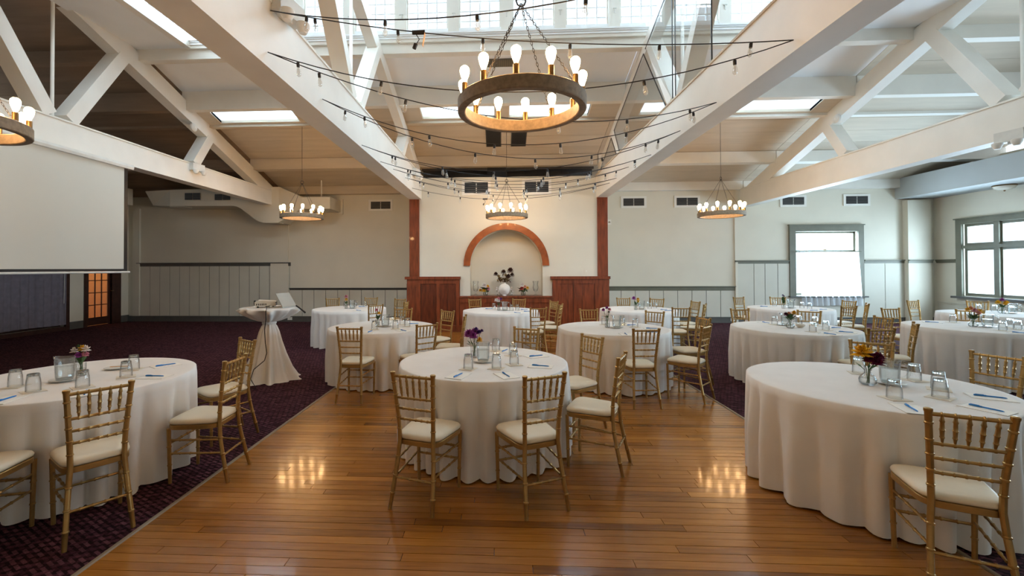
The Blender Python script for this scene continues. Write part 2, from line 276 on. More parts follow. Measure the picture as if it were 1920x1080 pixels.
# ---------------------------------------------------------------- walls
WX = 12.35
wb = struct('wall_back', 'cream back wall with panelled wainscot and wall vents', (0, D, 0))
W1 = (8.50, 10.24, .80, 2.64)
mb = MB(); mb.box(-11.75, 0, 0, W1[0], .2, 4.4).box(W1[1], 0, 0, WX+.15, .2, 4.4).box(W1[0], 0, 0, W1[1], .2, W1[2]).box(W1[0], 0, W1[3], W1[1], .2, 4.4)
mb.build('wall_plaster', WALL, wb, smooth=False)
def wains(x0, x1, n, z1, z0=.16, par=wb, skip=None, edges=None, y=0, mid=None):
    xs = edges or [x0+(x1-x0)*i/n for i in range(n+1)]
    for a, c in zip(xs[:-1], xs[1:]):
        if skip and a < skip[1]-.01 and c > skip[0]+.01:
            MB().box(a+.008, y-.018, z0, c-.008, y, skip[2]).build('wainscot_panel', PANEL, par, smooth=False); continue
        MB().box(a+.008, y-.018, z0, c-.008, y, z1).build('wainscot_panel', PANEL, par, smooth=False)
    for a, c in ([(xs[0], skip[0]), (skip[1], xs[-1])] if skip else [(xs[0], xs[-1])]): MB().box(a, y-.003, z0, c, y, z1).build('panel_backing', DARKTRIM, par, smooth=False)
def rail(x0, x1, z, par=wb, h=.075, y=0, mat=DARKTRIM):
    MB().prism([(x0, y, z-h), (x0, y-.025, z-h), (x0, y-.03, z-.02), (x0, y-.06, z-.012), (x0, y-.06, z+.012), (x0, y, z+.012)], (x1-x0, 0, 0)).build('chair_rail', mat, par, smooth=False)
wains(-6.42, -2.4, 11, .96); rail(-6.45, -2.36, 1.02, h=.055)
wains(-11.2, -6.45, 15, 1.74); rail(-11.3, -6.42, 1.80, h=.10)
wains(2.72, 6.80, 10, .95); rail(2.72, 6.83, 1.055, h=.12, mat=GREEN)
wains(6.86, 11.5, 0, 1.72, edges=[6.86, 7.33, 7.64, 8.0, 8.33, 10.39, 10.97, 11.5], skip=(8.33, 10.39, .74), y=-.02); rail(6.8, 8.31, 1.80, h=.085, y=-.02, mat=GREEN); rail(10.41, 11.52, 1.80, h=.085, y=-.02, mat=GREEN)
MB().box(6.8, -.06, 0, 6.87, 0, 1.76).box(6.8, -.035, 1.8, 6.87, 0, 3.9).build('corner_board', WALL, wb, smooth=False)
MB().box(-7.04, -.035, .16, -6.49, 0, 3.5).build('pilaster', WALL, wb, smooth=False)
MB().box(-11.42, -.06, .16, -11.2, 0, 3.5).build('pilaster', WALL, wb, smooth=False)
MB().box(11.5, -.17, 0, 12.12, 0, 3.5).build('pilaster', WALL, wb, smooth=False); rail(11.48, 12.14, 1.80, h=.085, y=-.17, mat=GREEN)
MB().box(10.45, -.03, .60, 11.5, 0, .63).build('moulding', PANEL, wb, smooth=False)
MB().box(-4.85, -.012, 2.86, -2.4, 0, 2.885).build('moulding', WALL, wb, smooth=False)
bb = MB().box(-11.6, -.03, 0, -2.4, 0, .17).box(2.72, -.03, 0, 11.5, 0, .17).box(-11.6, -.04, .15, -2.4, 0, .17).box(2.72, -.04, .15, 11.5, 0, .17).build('baseboard_back', DARKTRIM, smooth=False)
bb.location = (0, D-.02, 0); tag(bb, 'dark baseboard along the back wall', kind='structure')
wl = struct('wall_left', 'dim cream side wall with curtained window and glazed door', (-11.6, 0, 0))
DO = (11.72, 12.50); WI = (8.3, 11.10)
mb = MB(); mb.box(-.15, -.7, 0, 0, WI[0], 4.4).box(-.15, WI[0], 2.4, 0, WI[1], 4.4).box(-.15, WI[0], 0, 0, WI[1], .1).box(-.15, WI[1], 0, 0, DO[0], 4.4).box(-.15, DO[0], 2.1, 0, DO[1], 4.4).box(-.15, DO[1], 0, 0, D+.2, 4.4)
mb.build('wall_plaster', WALL, wl, smooth=False)
bl = MB().box(0, -.7, 0, .03, WI[0]-.1, .2).box(0, WI[1]+.12, 0, .03, DO[0]-.12, .2).box(0, DO[1]+.3, 0, .03, D, .2).build('baseboard_left', DARKTRIM, smooth=False); bl.location = (-11.6, 0, 0); tag(bl, 'dark baseboard along the screen side wall', kind='structure')
wr = struct('wall_right', 'cream side wall with wide green framed windows', (WX, 0, 0))
WINS = [(9.72, 12.44), (5.6, 8.4), (1.6, 4.4)]; ZW0, ZW1 = .84, 2.74
mb = MB(); y = -.7
for a, c in sorted((a+.13, c-.13) for a, c in WINS):
    mb.box(0, y, 0, .15, a, 4.4).box(0, a, 0, .15, c, ZW0).box(0, a, ZW1, .15, c, 4.4); y = c
mb.box(0, y, 0, .15, D+.2, 4.4).build('wall_plaster', WALL, wr, smooth=False)
for a, c in ((12.46, 13.0), (8.44, 9.68), (4.44, 5.56), (-.6, 1.56)):
    MB().prism([(0, a, 1.715), (-.025, a, 1.715), (-.06, a, 1.79), (-.06, a, 1.812), (0, a, 1.812)], (0, c-a, 0)).build('chair_rail', GREEN, wr, smooth=False)
for k in range(13): MB().box(-.018, k+.01, .17, 0, k+.99, .58).build('wainscot_panel', PANEL, wr, smooth=False)
MB().box(-.03, -.6, .6, 0, D-.1, .63).build('moulding', PANEL, wr, smooth=False)
br_ = MB().box(-.03, -.7, 0, 0, D, .17).build('baseboard_right', DARKTRIM, smooth=False); br_.location = (WX-.018, 0, 0); tag(br_, 'dark baseboard under the wide windows', kind='structure')
wf = MB().box(-11.75, -.85, 0, 12.5, -.7, 4.4).build('wall_front', WALL, smooth=False); tag(wf, 'plain cream entrance wall facing the niche', kind='structure')

# bump-out with the arched niche
wn = struct('wall_niche', 'projecting cream wall section with mahogany posts and arched niche', (0, DC, 0))
NX, NR, NZ = .137, .925, 1.675; CT = .905                          # arch centre, radius, spring height, counter height
zt = 3.95; seg = 28
outer = [(-2.1, 0, CT), (2.45, 0, CT), (2.45, 0, zt), (-2.1, 0, zt)]
arc = [(NX+NR*math.cos(PI*i/seg), 0, NZ+NR*math.sin(PI*i/seg)) for i in range(seg+1)]
mb = MB()
mb.quad(outer[0], (NX-NR, 0, CT), (NX-NR, 0, NZ), (-2.1, 0, NZ)); mb.quad((NX+NR, 0, CT), outer[1], (2.45, 0, NZ), (NX+NR, 0, NZ))
pts_o = []
for i in range(seg+1):
    a = PI*i/seg; c, s_ = math.cos(a), math.sin(a); hx = (2.45-NX) if c >= 0 else (NX+2.1); hz = zt-NZ
    t = min(hx/abs(c) if abs(c) > 1e-6 else 1e9, hz/s_ if s_ > 1e-6 else 1e9); pts_o.append((NX+c*t, 0, NZ+s_*t))
for i in range(seg):
    mb.quad(arc[i], pts_o[i], pts_o[i+1], arc[i+1])
    p0, p1 = pts_o[i], pts_o[i+1]
    if abs(p0[0]-p1[0]) > .01 and abs(p0[2]-p1[2]) > .01:
        cxn = 2.45 if p0[0] > NX else -2.1; n = len(mb.v); mb.v += [p0, (cxn, 0, zt), p1]; mb.f.append((n, n+1, n+2))
ND = .42
for i in range(seg): mb.quad(arc[i], arc[i+1], (arc[i+1][0], ND, arc[i+1][2]), (arc[i][0], ND, arc[i][2]))
mb.quad((NX-NR, 0, CT), (NX-NR, 0, NZ), (NX-NR, ND, NZ), (NX-NR, ND, CT)); mb.quad((NX+NR, 0, NZ), (NX+NR, 0, CT), (NX+NR, ND, CT), (NX+NR, ND, NZ))
n = len(mb.v); mb.v += [(NX-NR, ND, CT), (NX+NR, ND, CT)]+[(p[0], ND, p[2]) for p in arc]; mb.f.append(tuple(range(n, len(mb.v))))
mb.box(-2.36, .05, 0, -2.1, D-DC, zt).box(2.45, .05, 0, 2.71, D-DC, zt).box(-2.36, .6, 3.9, 2.71, D-DC, zt).box(-2.1, .48, 0, 2.45, .6, zt)
mb.build('wall_plaster', WALL, wn, smooth=False)
arcb = MB()
for i in range(seg):
    a0, a1 = PI*i/seg, PI*(i+1)/seg
    for (ra, rb) in ((NR-.002, NR+.165),):
        q = lambda r, a, yy: (NX+r*math.cos(a), yy, NZ+r*math.sin(a))
        arcb.quad(q(ra, a0, -.04), q(rb, a0, -.04), q(rb, a1, -.04), q(ra, a1, -.04)); arcb.quad(q(ra, a1, -.04), q(ra, a1, .05), q(ra, a0, .05), q(ra, a0, -.04)); arcb.quad(q(rb, a0, -.04), q(rb, a0, 0), q(rb, a1, 0), q(rb, a1, -.04))
for a in (0, PI): arcb.quad((NX+NR*math.cos(a), -.04, NZ), (NX+(NR+.165)*math.cos(a), -.04, NZ), (NX+(NR+.165)*math.cos(a), 0, NZ), (NX+NR*math.cos(a), 0, NZ))
arcb.build('arch_trim', MAHOG2, wn, smooth=False)
for x in (-2.35, 2.44): MB().box(x, -.05, 1.40, x+.255, .05, 3.39).build('post', MAHOG, wn, smooth=False)
def wood_side(x0, x1, xi):
    y0 = -.10
    MB().box(x0, y0, 0, x1, .05, 1.36).build('panel_field', MAHOG_SHADED if xi < 0 else MAHOG, wn, smooth=False)
    MB().box(x0-.05, y0-.05, 1.33, x1+.02, .05, 1.40).build('cap', MAHOG, wn, smooth=False)
    MB().box(x0, y0-.02, 1.22, x1, y0, 1.33).build('top_rail', MAHOG, wn, smooth=False)
    w_ = x1-x0; st = [x0, x0+w_*.19, x0+w_*.56, x1-.10] if xi < 0 else [x0, x0+w_*.37, x1-.36]
    for k, a in enumerate(st):
        bw = .26 if (xi < 0 and k == 0) or (xi > 0 and k == 2) else .085
        MB().box(a, y0-.02, .0, min(a+bw, x1), y0-.0, 1.22).build('stile', MAHOG, wn, smooth=False); MB().box(a-.008, y0-.012, .16, a, y0, 1.22).build('stile_bead', DARKWOOD, wn, smooth=False)
    for k in range(1, 4): xx = x0+w_*k/4+.03; MB().box(xx, y0-.004, .16, xx+.006, y0, 1.22).build('panel_joint', DARKWOOD, wn, smooth=False)
    MB().box(x0, y0-.022, 0, x1, y0, .16).build('base_rail', MAHOG, wn, smooth=False)
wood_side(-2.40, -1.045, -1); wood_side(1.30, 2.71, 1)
MB().box(-1.045, -.10, 0, 1.30, .05, .86).build('counter_front', MAHOG, wn, smooth=False)
MB().box(-1.045, -.14, .865, 1.30, .42, .905).build('counter', MAHOG, wn, smooth=False)
MB().box(-1.045, -.12, .74, 1.30, -.10, .86).box(-1.045, -.12, 0, 1.30, -.10, .15).build('counter_rail', MAHOG, wn, smooth=False)
for x in (-.5, .12, .74): MB().box(x, -.115, .15, x+.08, -.10, .74).build('stile', MAHOG, wn, smooth=False)
MB().box(-2.1, .62, 3.9, 2.45, .66, 4.40).build('gap_shade_board', GAP, wn, smooth=False)
MB().box(-2.1, .40, 4.22, 2.45, .44, 4.38).build('gap_shade_board', GAP, wn, smooth=False)
MB().box(-.35, .37, 4.03, .15, .62, 4.3).build('gap_box', BLACK, wn, smooth=False)

# ---------------------------------------------------------------- roof
RY = 6.26
def zr(y): return 4.05+.312*((13.09-y) if y > RY else (y-(2*RY-13.09)))
cl_ = struct('ceiling', 'pitched white and cream roof deck with a lantern on the ridge')
TXS = [-11.75, -6.72, -2.2, 2.52, 6.98, 12.5]
def slab(x0, x1, y0, y1, mat, dz=0, nm='ceiling_panel', z0=None, z1=None, par=None):
    za = zr(y0)+dz if z0 is None else z0; zb = zr(y1)+dz if z1 is None else z1
    MB().prism([(x0, y0, za), (x0, y1, zb), (x0, y1, zb+.08), (x0, y0, za+.08)], (x1-x0, 0, 0)).build(nm, mat, par or cl_, smooth=False)
LX, LY0, LY1 = 5.59, 4.92, 7.60
for i in range(5):
    x0, x1 = TXS[i]+.005, TXS[i+1]-.005
    for (a, c, mt) in ((7.62, 9.0, BRIGHT), (9.72, 11.55, DECK), (11.55, 13.2, DECK)):
        mt = DECK_SHADED if i == 0 else mt if 0 < i < 4 or mt is DECK else DECK
        if mt is BRIGHT: slab(x0, x1, a, c, mt); continue
        slab(x0, x1, a, c, mt, dz=.085, nm='roof_sheathing'); nb = max(2, round((c-a)/.46))
        for k in range(nb): slab(x0, x1, a+(c-a)*k/nb+.004, a+(c-a)*(k+1)/nb-.004, mt, nm='deck_board')
    for (a, c) in ((3.5, 4.9), (1.7, 3.5), (-.85, 1.7)): slab(x0, x1, a, c, DECK_SHADED if i == 0 else DECK)
    if i in (0, 4): slab(x0, x1, 4.86, 7.66, DECK_SHADED if i == 0 else DECK, z0=5.66, z1=5.66)
for s_ in (-1, 1):
    a, c = (-6.72, -LX-.06) if s_ < 0 else (LX+.06, 6.98); slab(a, c, 4.86, 7.66, BRIGHT, z0=5.64, z1=5.64)
# furred strip with skylights between the second and third purlin
SKY = [[], [(-6.30, -4.49)], [(-1.70, -.13), (.20, 1.89)], [(4.88, 6.56)], []]
SKG = []
for i in range(5):
    x0, x1 = TXS[i]+.005, TXS[i+1]-.005; ya, yb = 9.03, 9.74; f = lambda yy: 5.07-.29*(yy-9.03)
    cur = x0
    for (a, c) in SKY[i]:
        slab(cur, a, ya, yb, DECK, z0=f(ya), z1=f(yb)); slab(a, c, ya, 9.16, DECK, z0=f(ya), z1=f(9.16)); slab(a, c, 9.56, yb, DECK, z0=f(9.56), z1=f(yb)); SKG.append((a, c)); cur = c
    slab(cur, x1, ya, yb, DECK_SHADED if i == 0 else DECK, z0=f(ya), z1=f(yb))
    # closes the roof over the strip outside the skylight wells
    cur = x0
    for (a, c) in SKY[i]: slab(cur, a-.6 if cur < a-.6 else a, 8.98, 9.74, DECK); cur = c+.3
    slab(cur, x1, 8.98, 9.74, DECK)
for k, (a, c) in enumerate(SKG):
    w_ = struct('window_%d' % (20+k), 'bright skylight strip in the roof, number %d from the screen side' % (k+1))
    MB().prism([(a-.02, 9.14, 5.03), (a-.02, 9.58, 4.91), (a-.02, 9.58, 4.99), (a-.02, 9.14, 5.11)], (.02, 0, 0)).prism([(c, 9.14, 5.03), (c, 9.58, 4.91), (c, 9.58, 4.99), (c, 9.14, 5.11)], (.02, 0, 0)).build('well_side', WHITE, w_, smooth=False)
    MB().box(a, 9.12, 5.04, c, 9.14, 5.11).box(a, 9.57, 4.91, c, 9.60, 4.98).build('well_side', WHITE, w_, smooth=False)
    MB().prism([(a, 9.14, 5.085), (a, 9.575, 4.965), (a, 9.575, 4.973), (a, 9.14, 5.093)], (c-a, 0, 0)).build('pane', FROST, w_, smooth=False)
# purlins: one per bay, running the length of the roof
for (a, c, z0, z1) in ((7.66, 7.82, 5.435, 5.74), (8.88, 9.04, 4.97, 5.36), (9.62, 9.76, 4.84, 5.1), (11.40, 11.66, 4.28, 4.56), (12.92, 13.09, 3.86, 4.1), (4.70, 4.86, 5.435, 5.74), (3.48, 3.64, 4.97, 5.36), (.9, 1.1, 4.28, 4.5)):
    for i in range(5):
        if i == 2 and a > 12: continue
        MB().box(TXS[i]+.01, a, z0, TXS[i+1]-.01, c, z1).build('purlin', DECK_SHADED if i == 0 else WHITE if z0 > 4.9 else DECK if i < 3 else WHITE, cl_, smooth=False)
# lantern on the ridge
ln = struct('wall_lantern', 'white lantern walls with rows of small paned windows on the ridge')
ZS, ZT = 5.75, 6.52
for (y, dy) in ((LY1, 1), (LY0, -1)):
    ys = sorted((y, y+dy*.12))
    MB().box(-LX-.1, ys[0], 5.60, LX+.1, ys[1], ZS-.02).build('lantern_sill', WHITE, ln, smooth=False)
    MB().box(-LX-.1, ys[0], ZT, LX+.1, ys[1], 6.75).build('lantern_head', WHITE, ln, smooth=False)
    for z in (5.655, 5.70): MB().box(-LX, min(y, y-dy*.025), z, LX, max(y, y-dy*.025), z+.02).build('lantern_ledge', BRIGHT, ln, smooth=False)
    MB().box(-LX, min(y, y-dy*.05), ZS-.03, LX, max(y, y-dy*.05), ZS-.005).build('lantern_ledge', BRIGHT, ln, smooth=False)
for s_ in (-1, 1):
    xs = sorted((s_*LX, s_*(LX+.12)))
    MB().box(xs[0], LY0, 5.61, xs[1], LY1, ZS-.02).box(xs[0], LY0, ZT, xs[1], LY1, 6.75).build('lantern_sill', WHITE, ln, smooth=False)
    n_ = 3
    for k in range(n_+1): yy = LY0+(LY1-LY0)*k/n_; MB().box(xs[0], max(yy-.06, LY0), ZS-.02, xs[1], min(yy+.06, LY1), ZT).build('lantern_post', WHITE, ln, smooth=False)
    for k in range(1, 18):
        if k % 6: yy = LY0+(LY1-LY0)*k/18; MB().box(xs[0]+.04, yy-.008, ZS, xs[1]-.04, yy+.008, ZT).build('muntin', WHITE, ln, smooth=False)
    MB().box(xs[0]+.04, LY0, 6.12, xs[1]-.04, LY1, 6.136).build('muntin', WHITE, ln, smooth=False)
MB().prism([(-LX-.2, LY0-.2, 6.75), (-LX-.2, LY1+.2, 6.75), (-LX-.2, RY, 7.2)], (2*LX+.4, 0, 0)).build('lantern_roof', BRIGHT, ln, smooth=False)
PIT = .929; nw = 12; xw0 = -1.647-PIT*4
pane_me = None
for k in range(nw):
    xa = xw0+PIT*k; xb = xa+.738
    MB().box(xb, LY1, ZS-.02, xa+PIT, LY1+.1, ZT).build('lantern_post', WHITE, ln, smooth=False)
    MB().box(xb, LY0-.1, ZS-.02, xa+PIT, LY0, ZT).build('lantern_post', WHITE, ln, smooth=False)
    wd = struct('window_%d' % (k+3), 'small paned lantern window, number %d from the screen side' % (k+1), (xa, LY1+.03, ZS))
    W_, H_ = .738, ZT-ZS-.01; f = .03
    MB().box(0, 0, 0, f, .05, H_).box(W_-f, 0, 0, W_, .05, H_).box(f, 0, 0, W_-f, .05, f).box(f, 0, H_-f, W_-f, .05, H_).build('window_frame', WHITE, wd, smooth=False)
    cw = (W_-2*f)/4; rh = (H_-2*f)/4
    for j in range(1, 4): MB().box(f+cw*j-.012, .005, f, f+cw*j+.012, .035, H_-f).build('muntin', BRIGHT, wd, smooth=False)
    for j in range(1, 4): MB().box(f, .008, f+rh*j-.012, W_-f, .032, f+rh*j+.012).build('muntin', BRIGHT, wd, smooth=False)
    if pane_me is None: pane_me = MB().box(.009, .018, .009, cw-.009, .022, rh-.009).mesh('pane', PANE, smooth=False)
    for i in range(4):
        for j in range(4): link('pane', pane_me, wd, (f+cw*i, 0, f+rh*j))
    if k > 0:
        MB().box(-.12, -.05, .33, -.06, -.03, .345).box(-.10, -.045, .25, -.085, -.03, .34).build('latch', PALEGREY, wd, smooth=False)

# trusses
def truss(nm, label, bx, zb, cxx, top, tw, thick, wide, beam_end, glass=False, cap=False):
    t = struct(nm, label); x0, x1 = bx; y0 = -.68
    MB().box(x0, y0, zb[0], x1, beam_end, zb[1]).build('bottom_beam', WHITE, t, smooth=False)
    MB().box(x0-.015, y0, zb[1], x1+.015, beam_end, zb[1]+.025).build('beam_cap', DECK if cap else WHITE, t, smooth=False)
    c0, c1 = cxx; yt = RY
    ze = top(beam_end if wide else 12.95); ye = beam_end if wide else 12.95; zp = top(RY)
    for s_ in (1, -1):
        my = lambda yy: RY+s_*(yy-RY)
        P = [(c0, my(ye), ze), (c0, my(RY), zp), (c0, my(RY), zp-thick), (c0, my(ye), ze-thick)]
        MB().prism(P if s_ > 0 else P[::-1], (c1-c0, 0, 0)).build('top_chord', WHITE, t, smooth=False)
        for (ya, za, yb, zb_) in ((6.42, zb[1]+.05, 7.36, top(7.36)-thick+.02), (9.18, zb[1]+.03, 9.66, top(9.66)-thick+.03)):
            MB().beam((((c0+c1)/2), my(ya), za), ((c0+c1)/2, my(yb), zb_), c1-c0-.01, tw, up=(1, 0, 0)).build('web_brace', WHITE, t, smooth=False)
    MB().tube([((c0+c1)/2, RY-.03, zb[1]), ((c0+c1)/2, RY-.03, zp-.1)], .024, 10).build('king_rod', WHITE, t)
    if glass:
        gx = c0-.03
        polys = [[(5.15, zb[1]+.03), (6.2, zb[1]+.03), (6.2, 5.35), (5.15, 5.05)], [(6.3, zb[1]+.03), (7.45, top(7.45)-thick), (6.3, top(6.3)-thick)], [(6.55, zb[1]+.03), (9.08, zb[1]+.03), (9.5, top(9.5)-thick), (7.55, top(7.55)-thick)], [(9.3, zb[1]+.03), (10.9, zb[1]+.03), (9.75, top(9.75)-thick)]]
        for po in polys:
            g = MB().prism([(gx, a, z) for a, z in po], (.008, 0, 0)).build('glass_sheet', SHEET, t, smooth=False)
            e = MB()
            for q in range(len(po)):
                a, z = po[q]; a2, z2 = po[(q+1) % len(po)]
                if q == 0: continue
                e.beam((gx+.004, a, z), (gx+.004, a2, z2), .014, .012, up=(1, 0, 0))
            e.build('edge_channel', CHAINM, t, smooth=False)
topo = lambda y: 4.31+.335*(11.48-y); topm = lambda y: 4.08+.357*(11.58-y)
truss('roof_truss', 'white outer timber truss above the projection screen', (-6.86, -6.60), (3.46, 3.86), (-6.84, -6.62), topo, .24, .36, False, 12.42)
truss('roof_truss', 'white inner truss on a deep beam, screen side of the dance floor', (-2.35, -2.04), (3.39, 3.985), (-2.25, -2.08), topm, .22, .26, True, 11.2)
truss('roof_truss', 'white inner truss with glass sheets above the dance floor edge', (2.42, 2.70), (3.39, 3.945), (2.47, 2.64), topm, .22, .26, True, 11.2, glass=True, cap=True)
truss('roof_truss', 'white outer timber truss above the window side tables', (6.93, 7.19), (3.36, 3.86), (6.95, 7.17), topo, .24, .36, False, 13.0)

# soffits and ducts
so = MB().box(11.3, -.7, 3.55, WX, D, 4.12).build('ceiling_soffit', SOFFIT, smooth=False); tag(so, 'dropped soffit with grey painted shade over the wide windows', kind='structure')
sl = MB().box(-11.6, -.7, 3.52, -10.95, 12.5, 4.0).build('ceiling_soffit', WALL, smooth=False); tag(sl, 'dropped cream soffit over the curtained side wall', kind='structure')
du = empty('air_duct', (0, 12.3, 3.4), label='boxed cream air duct with an S-curved drop on the back wall', cat='duct')
S = [(-7.75+.91*t, 3.445-.49*(3*t*t-2*t**3)) for t in [i/10 for i in range(11)]]
prof = [(-9.64, 3.46)]+S+[(-6.84, 2.955), (-6.39, 2.955), (-6.39, 3.98), (-9.64, 3.93)]
pr = [(x, 0, z-3.4) for x, z in prof]
MB().prism(pr, (0, .78, 0)).build('duct_box', WALL, du, smooth=False)
MB().prism([(-10.4, .0, .5), (-9.64, -.0, .53), (-9.64, 0, .06), (-10.4, .3, .12)], (0, .6, 0)).build('duct_end', WALL, du, smooth=False)
MB().prism([(-6.39, 0, -.445), (-6.39, 0, .58), (-5.66, -.1, .26), (-5.66, -.1, -.06)], (0, .6, 0)).build('duct_transition', WALL, du, smooth=False)
MB().box(-5.66, -.1, -.08, -4.845, .76, .26).build('duct_branch', WALL, du, smooth=False)
MB().box(-4.9, .72, -.14, -4.78, .76, .32).build('duct_collar', WALL, du, smooth=False)
MB().box(-9.64, -.03, .03, -9.2, .3, .045).build('hanger_plate', WALL, du, smooth=False); MB().box(-6.84, -.03, -.46, -6.4, .3, -.445).build('hanger_plate', WALL, du, smooth=False)
MB().tube([(-5.26, .3, .26), (-5.26, .3, 1.0)], .022, 8).build('hanger_rod', WHITE, du)
def vent(loc, w_, h_, label, frame=True, par=None, fm=WHITE):
    if par is None: v = empty('wall_vent', loc, label=label, cat='vent', group='paired dark vents on the walls')
    else: v = par
    o = loc if par is not None else (0, 0, 0); ox, oy, oz = o
    if frame: MB().box(ox-w_/2-.07, oy-.02, oz-h_/2-.06, ox+w_/2+.07, oy, oz+h_/2+.06).build('vent_frame', fm, v, smooth=False)
    MB().box(ox-w_/2, oy-.024, oz-h_/2, ox-.012, oy-.018, oz+h_/2).box(ox+.012, oy-.024, oz-h_/2, ox+w_/2, oy-.018, oz+h_/2).build('vent_opening', BLACK, v, smooth=False)
    for k in range(5):
        z = oz-h_/2+h_*(k+.5)/5; MB().prism([(ox-w_/2, oy-.03, z-.006), (ox-w_/2, oy-.022, z+.012), (ox-w_/2, oy-.022, z+.016)], (w_, 0, 0)).build('slat', DARKTRIM, v, smooth=False)
for x, z, l in ((-3.63, 3.53, 'small framed wall vent high between the duct and mahogany post'), (3.92, 3.545, 'framed wall vent just beside the window side mahogany post'), (5.46, 3.545, 'framed wall vent behind the hanging ring chandelier'), (8.47, 3.53, 'framed wall vent above the curtained window'), (10.24, 3.54, 'framed wall vent nearest the dropped soffit')):
    vent((x, D-.0, z), .60, .22, l)
vent((-.62, DC, 3.68), .60, .27, 'unframed grille above the niche, screen side', frame=True)
vent((.92, DC, 3.68), .60, .27, 'unframed grille above the niche, window side', frame=True)
vent((-8.95, 0, .33), .46, .2, '', par=du, frame=False); vent((-8.05, 0, .30), .46, .17, '', par=du, frame=False)
for x, l in ((-.165, 'dark square opening in the roof deck, screen side of the chain'), (.45, 'dark square opening in the roof deck, window side of the chain')):
    v = empty('roof_vent', (x, 10.52, zr(10.52)), label=l, cat='vent', group='pair of dark roof openings'); v.rotation_euler = (math.atan(-.312), 0, 0)
    MB().box(-.17, -.52, -.02, .17, .52, .02).build('vent_panel', BLACK, v, smooth=False)
    MB().box(-.19, -.54, -.012, .19, -.52, .02).box(-.19, .52, -.012, .19, .54, .02).box(-.19, -.52, -.012, -.17, .52, .02).box(.17, -.52, -.012, .19, .52, .02).build('vent_rim', DARKTRIM, v, smooth=False)
v = empty('roof_grille', (.02, 8.32, zr(8.32)), label='slatted grey grille set in the white roof panel', cat='vent'); v.rotation_euler = (math.atan(-.312), 0, 0)
MB().box(-.28, -.1, -.015, .28, .1, .02).build('grille_plate', DARKTRIM, v, smooth=False)
for k in range(14): MB().box(-.26+k*.038, -.085, -.025, -.245+k*.038, .085, -.012).build('slat', GREEN, v, smooth=False)

# ---------------------------------------------------------------- windows and door
w1 = struct('window_1', 'green framed sash window with a sheer white half curtain', (0, D, 0)); x0, x1, z0, z1 = W1
cs = .17
for (a, b_, c, d) in ((x0-cs, z0-.02, x0, z1+cs), (x1, z0-.02, x1+cs-.02, z1+cs), (x0, z1, x1, z1+cs)): MB().box(a, -.06, b_, c, 0, d).build('casing', GREEN, w1, smooth=False)
MB().box(x0-cs-.02, -.085, z1+cs, x1+cs, 0, z1+cs+.03).build('head_moulding', GREEN, w1, smooth=False)
MB().box(x0-cs-.04, -.13, z0-.06, x1+cs+.04, .02, z0-.02).build('window_sill', DARKTRIM, w1, smooth=False)
for (a, b_, c, d) in ((x0, z0, x0+.05, z1), (x1-.05, z0, x1, z1), (x0, z1-.05, x1, z1), (x0, z0, x1, z0+.06), (x0, 2.04, x1, 2.10)): MB().box(a, .07, b_, c, .14, d).build('sash', GREEN, w1, smooth=False)
MB().box(x0+.86, .06, 2.10, x0+.93, .08, 2.125).build('sash_lock', BRASS, w1, smooth=False)
MB().box(x0+.05, .1, z0+.06, x1-.05, .106, 2.04).build('pane', PANE, w1, smooth=False); MB().box(x0+.05, .1, 2.10, x1-.05, .106, z1-.05).build('pane', PANE, w1, smooth=False)
def drape(x0t, x1t, x0b, x1b, zt_, zb_, n, amp, k, seed):
    mb = MB(); rr = random.Random(seed); ph = [rr.uniform(0, 6) for _ in range(3)]
    rows = 8
    for i in range(rows+1):
        t = i/rows
        for j in range(n+1):
            u = j/n; x = (x0t+(x0b-x0t)*t)*(1-u)+(x1t+(x1b-x1t)*t)*u
            mb.v.append((x, amp*(.4+.6*t)*(math.sin(k*u*2*PI+ph[0])+.4*math.sin(k*1.7*u*2*PI+ph[1])), zt_+(zb_-zt_)*t+(.01*math.sin(9*u+ph[2]) if i == rows else 0)))
    for i in range(rows):
        for j in range(n): a = i*(n+1)+j; mb.f.append((a, a+1, a+n+2, a+n+1))
    return mb
cu = empty('cafe_curtain', (0, D-.12, 0), label='sheer white gathered half curtain hanging on the back wall window', cat='curtain')
drape(8.56, 10.2, 8.63, 10.32, 2.025, .51, 90, .022, 11, 3).build('curtain_cloth', SHEER, cu, ang=180)
MB().tube([(8.5, -.0, 2.05), (10.26, 0, 2.05)], .014, 8).build('curtain_rod', GREEN, cu)
drape(8.56, 10.2, 8.56, 10.2, 2.045, 1.985, 90, .016, 24, 8).build('curtain_heading', SHEER, cu, ang=180)
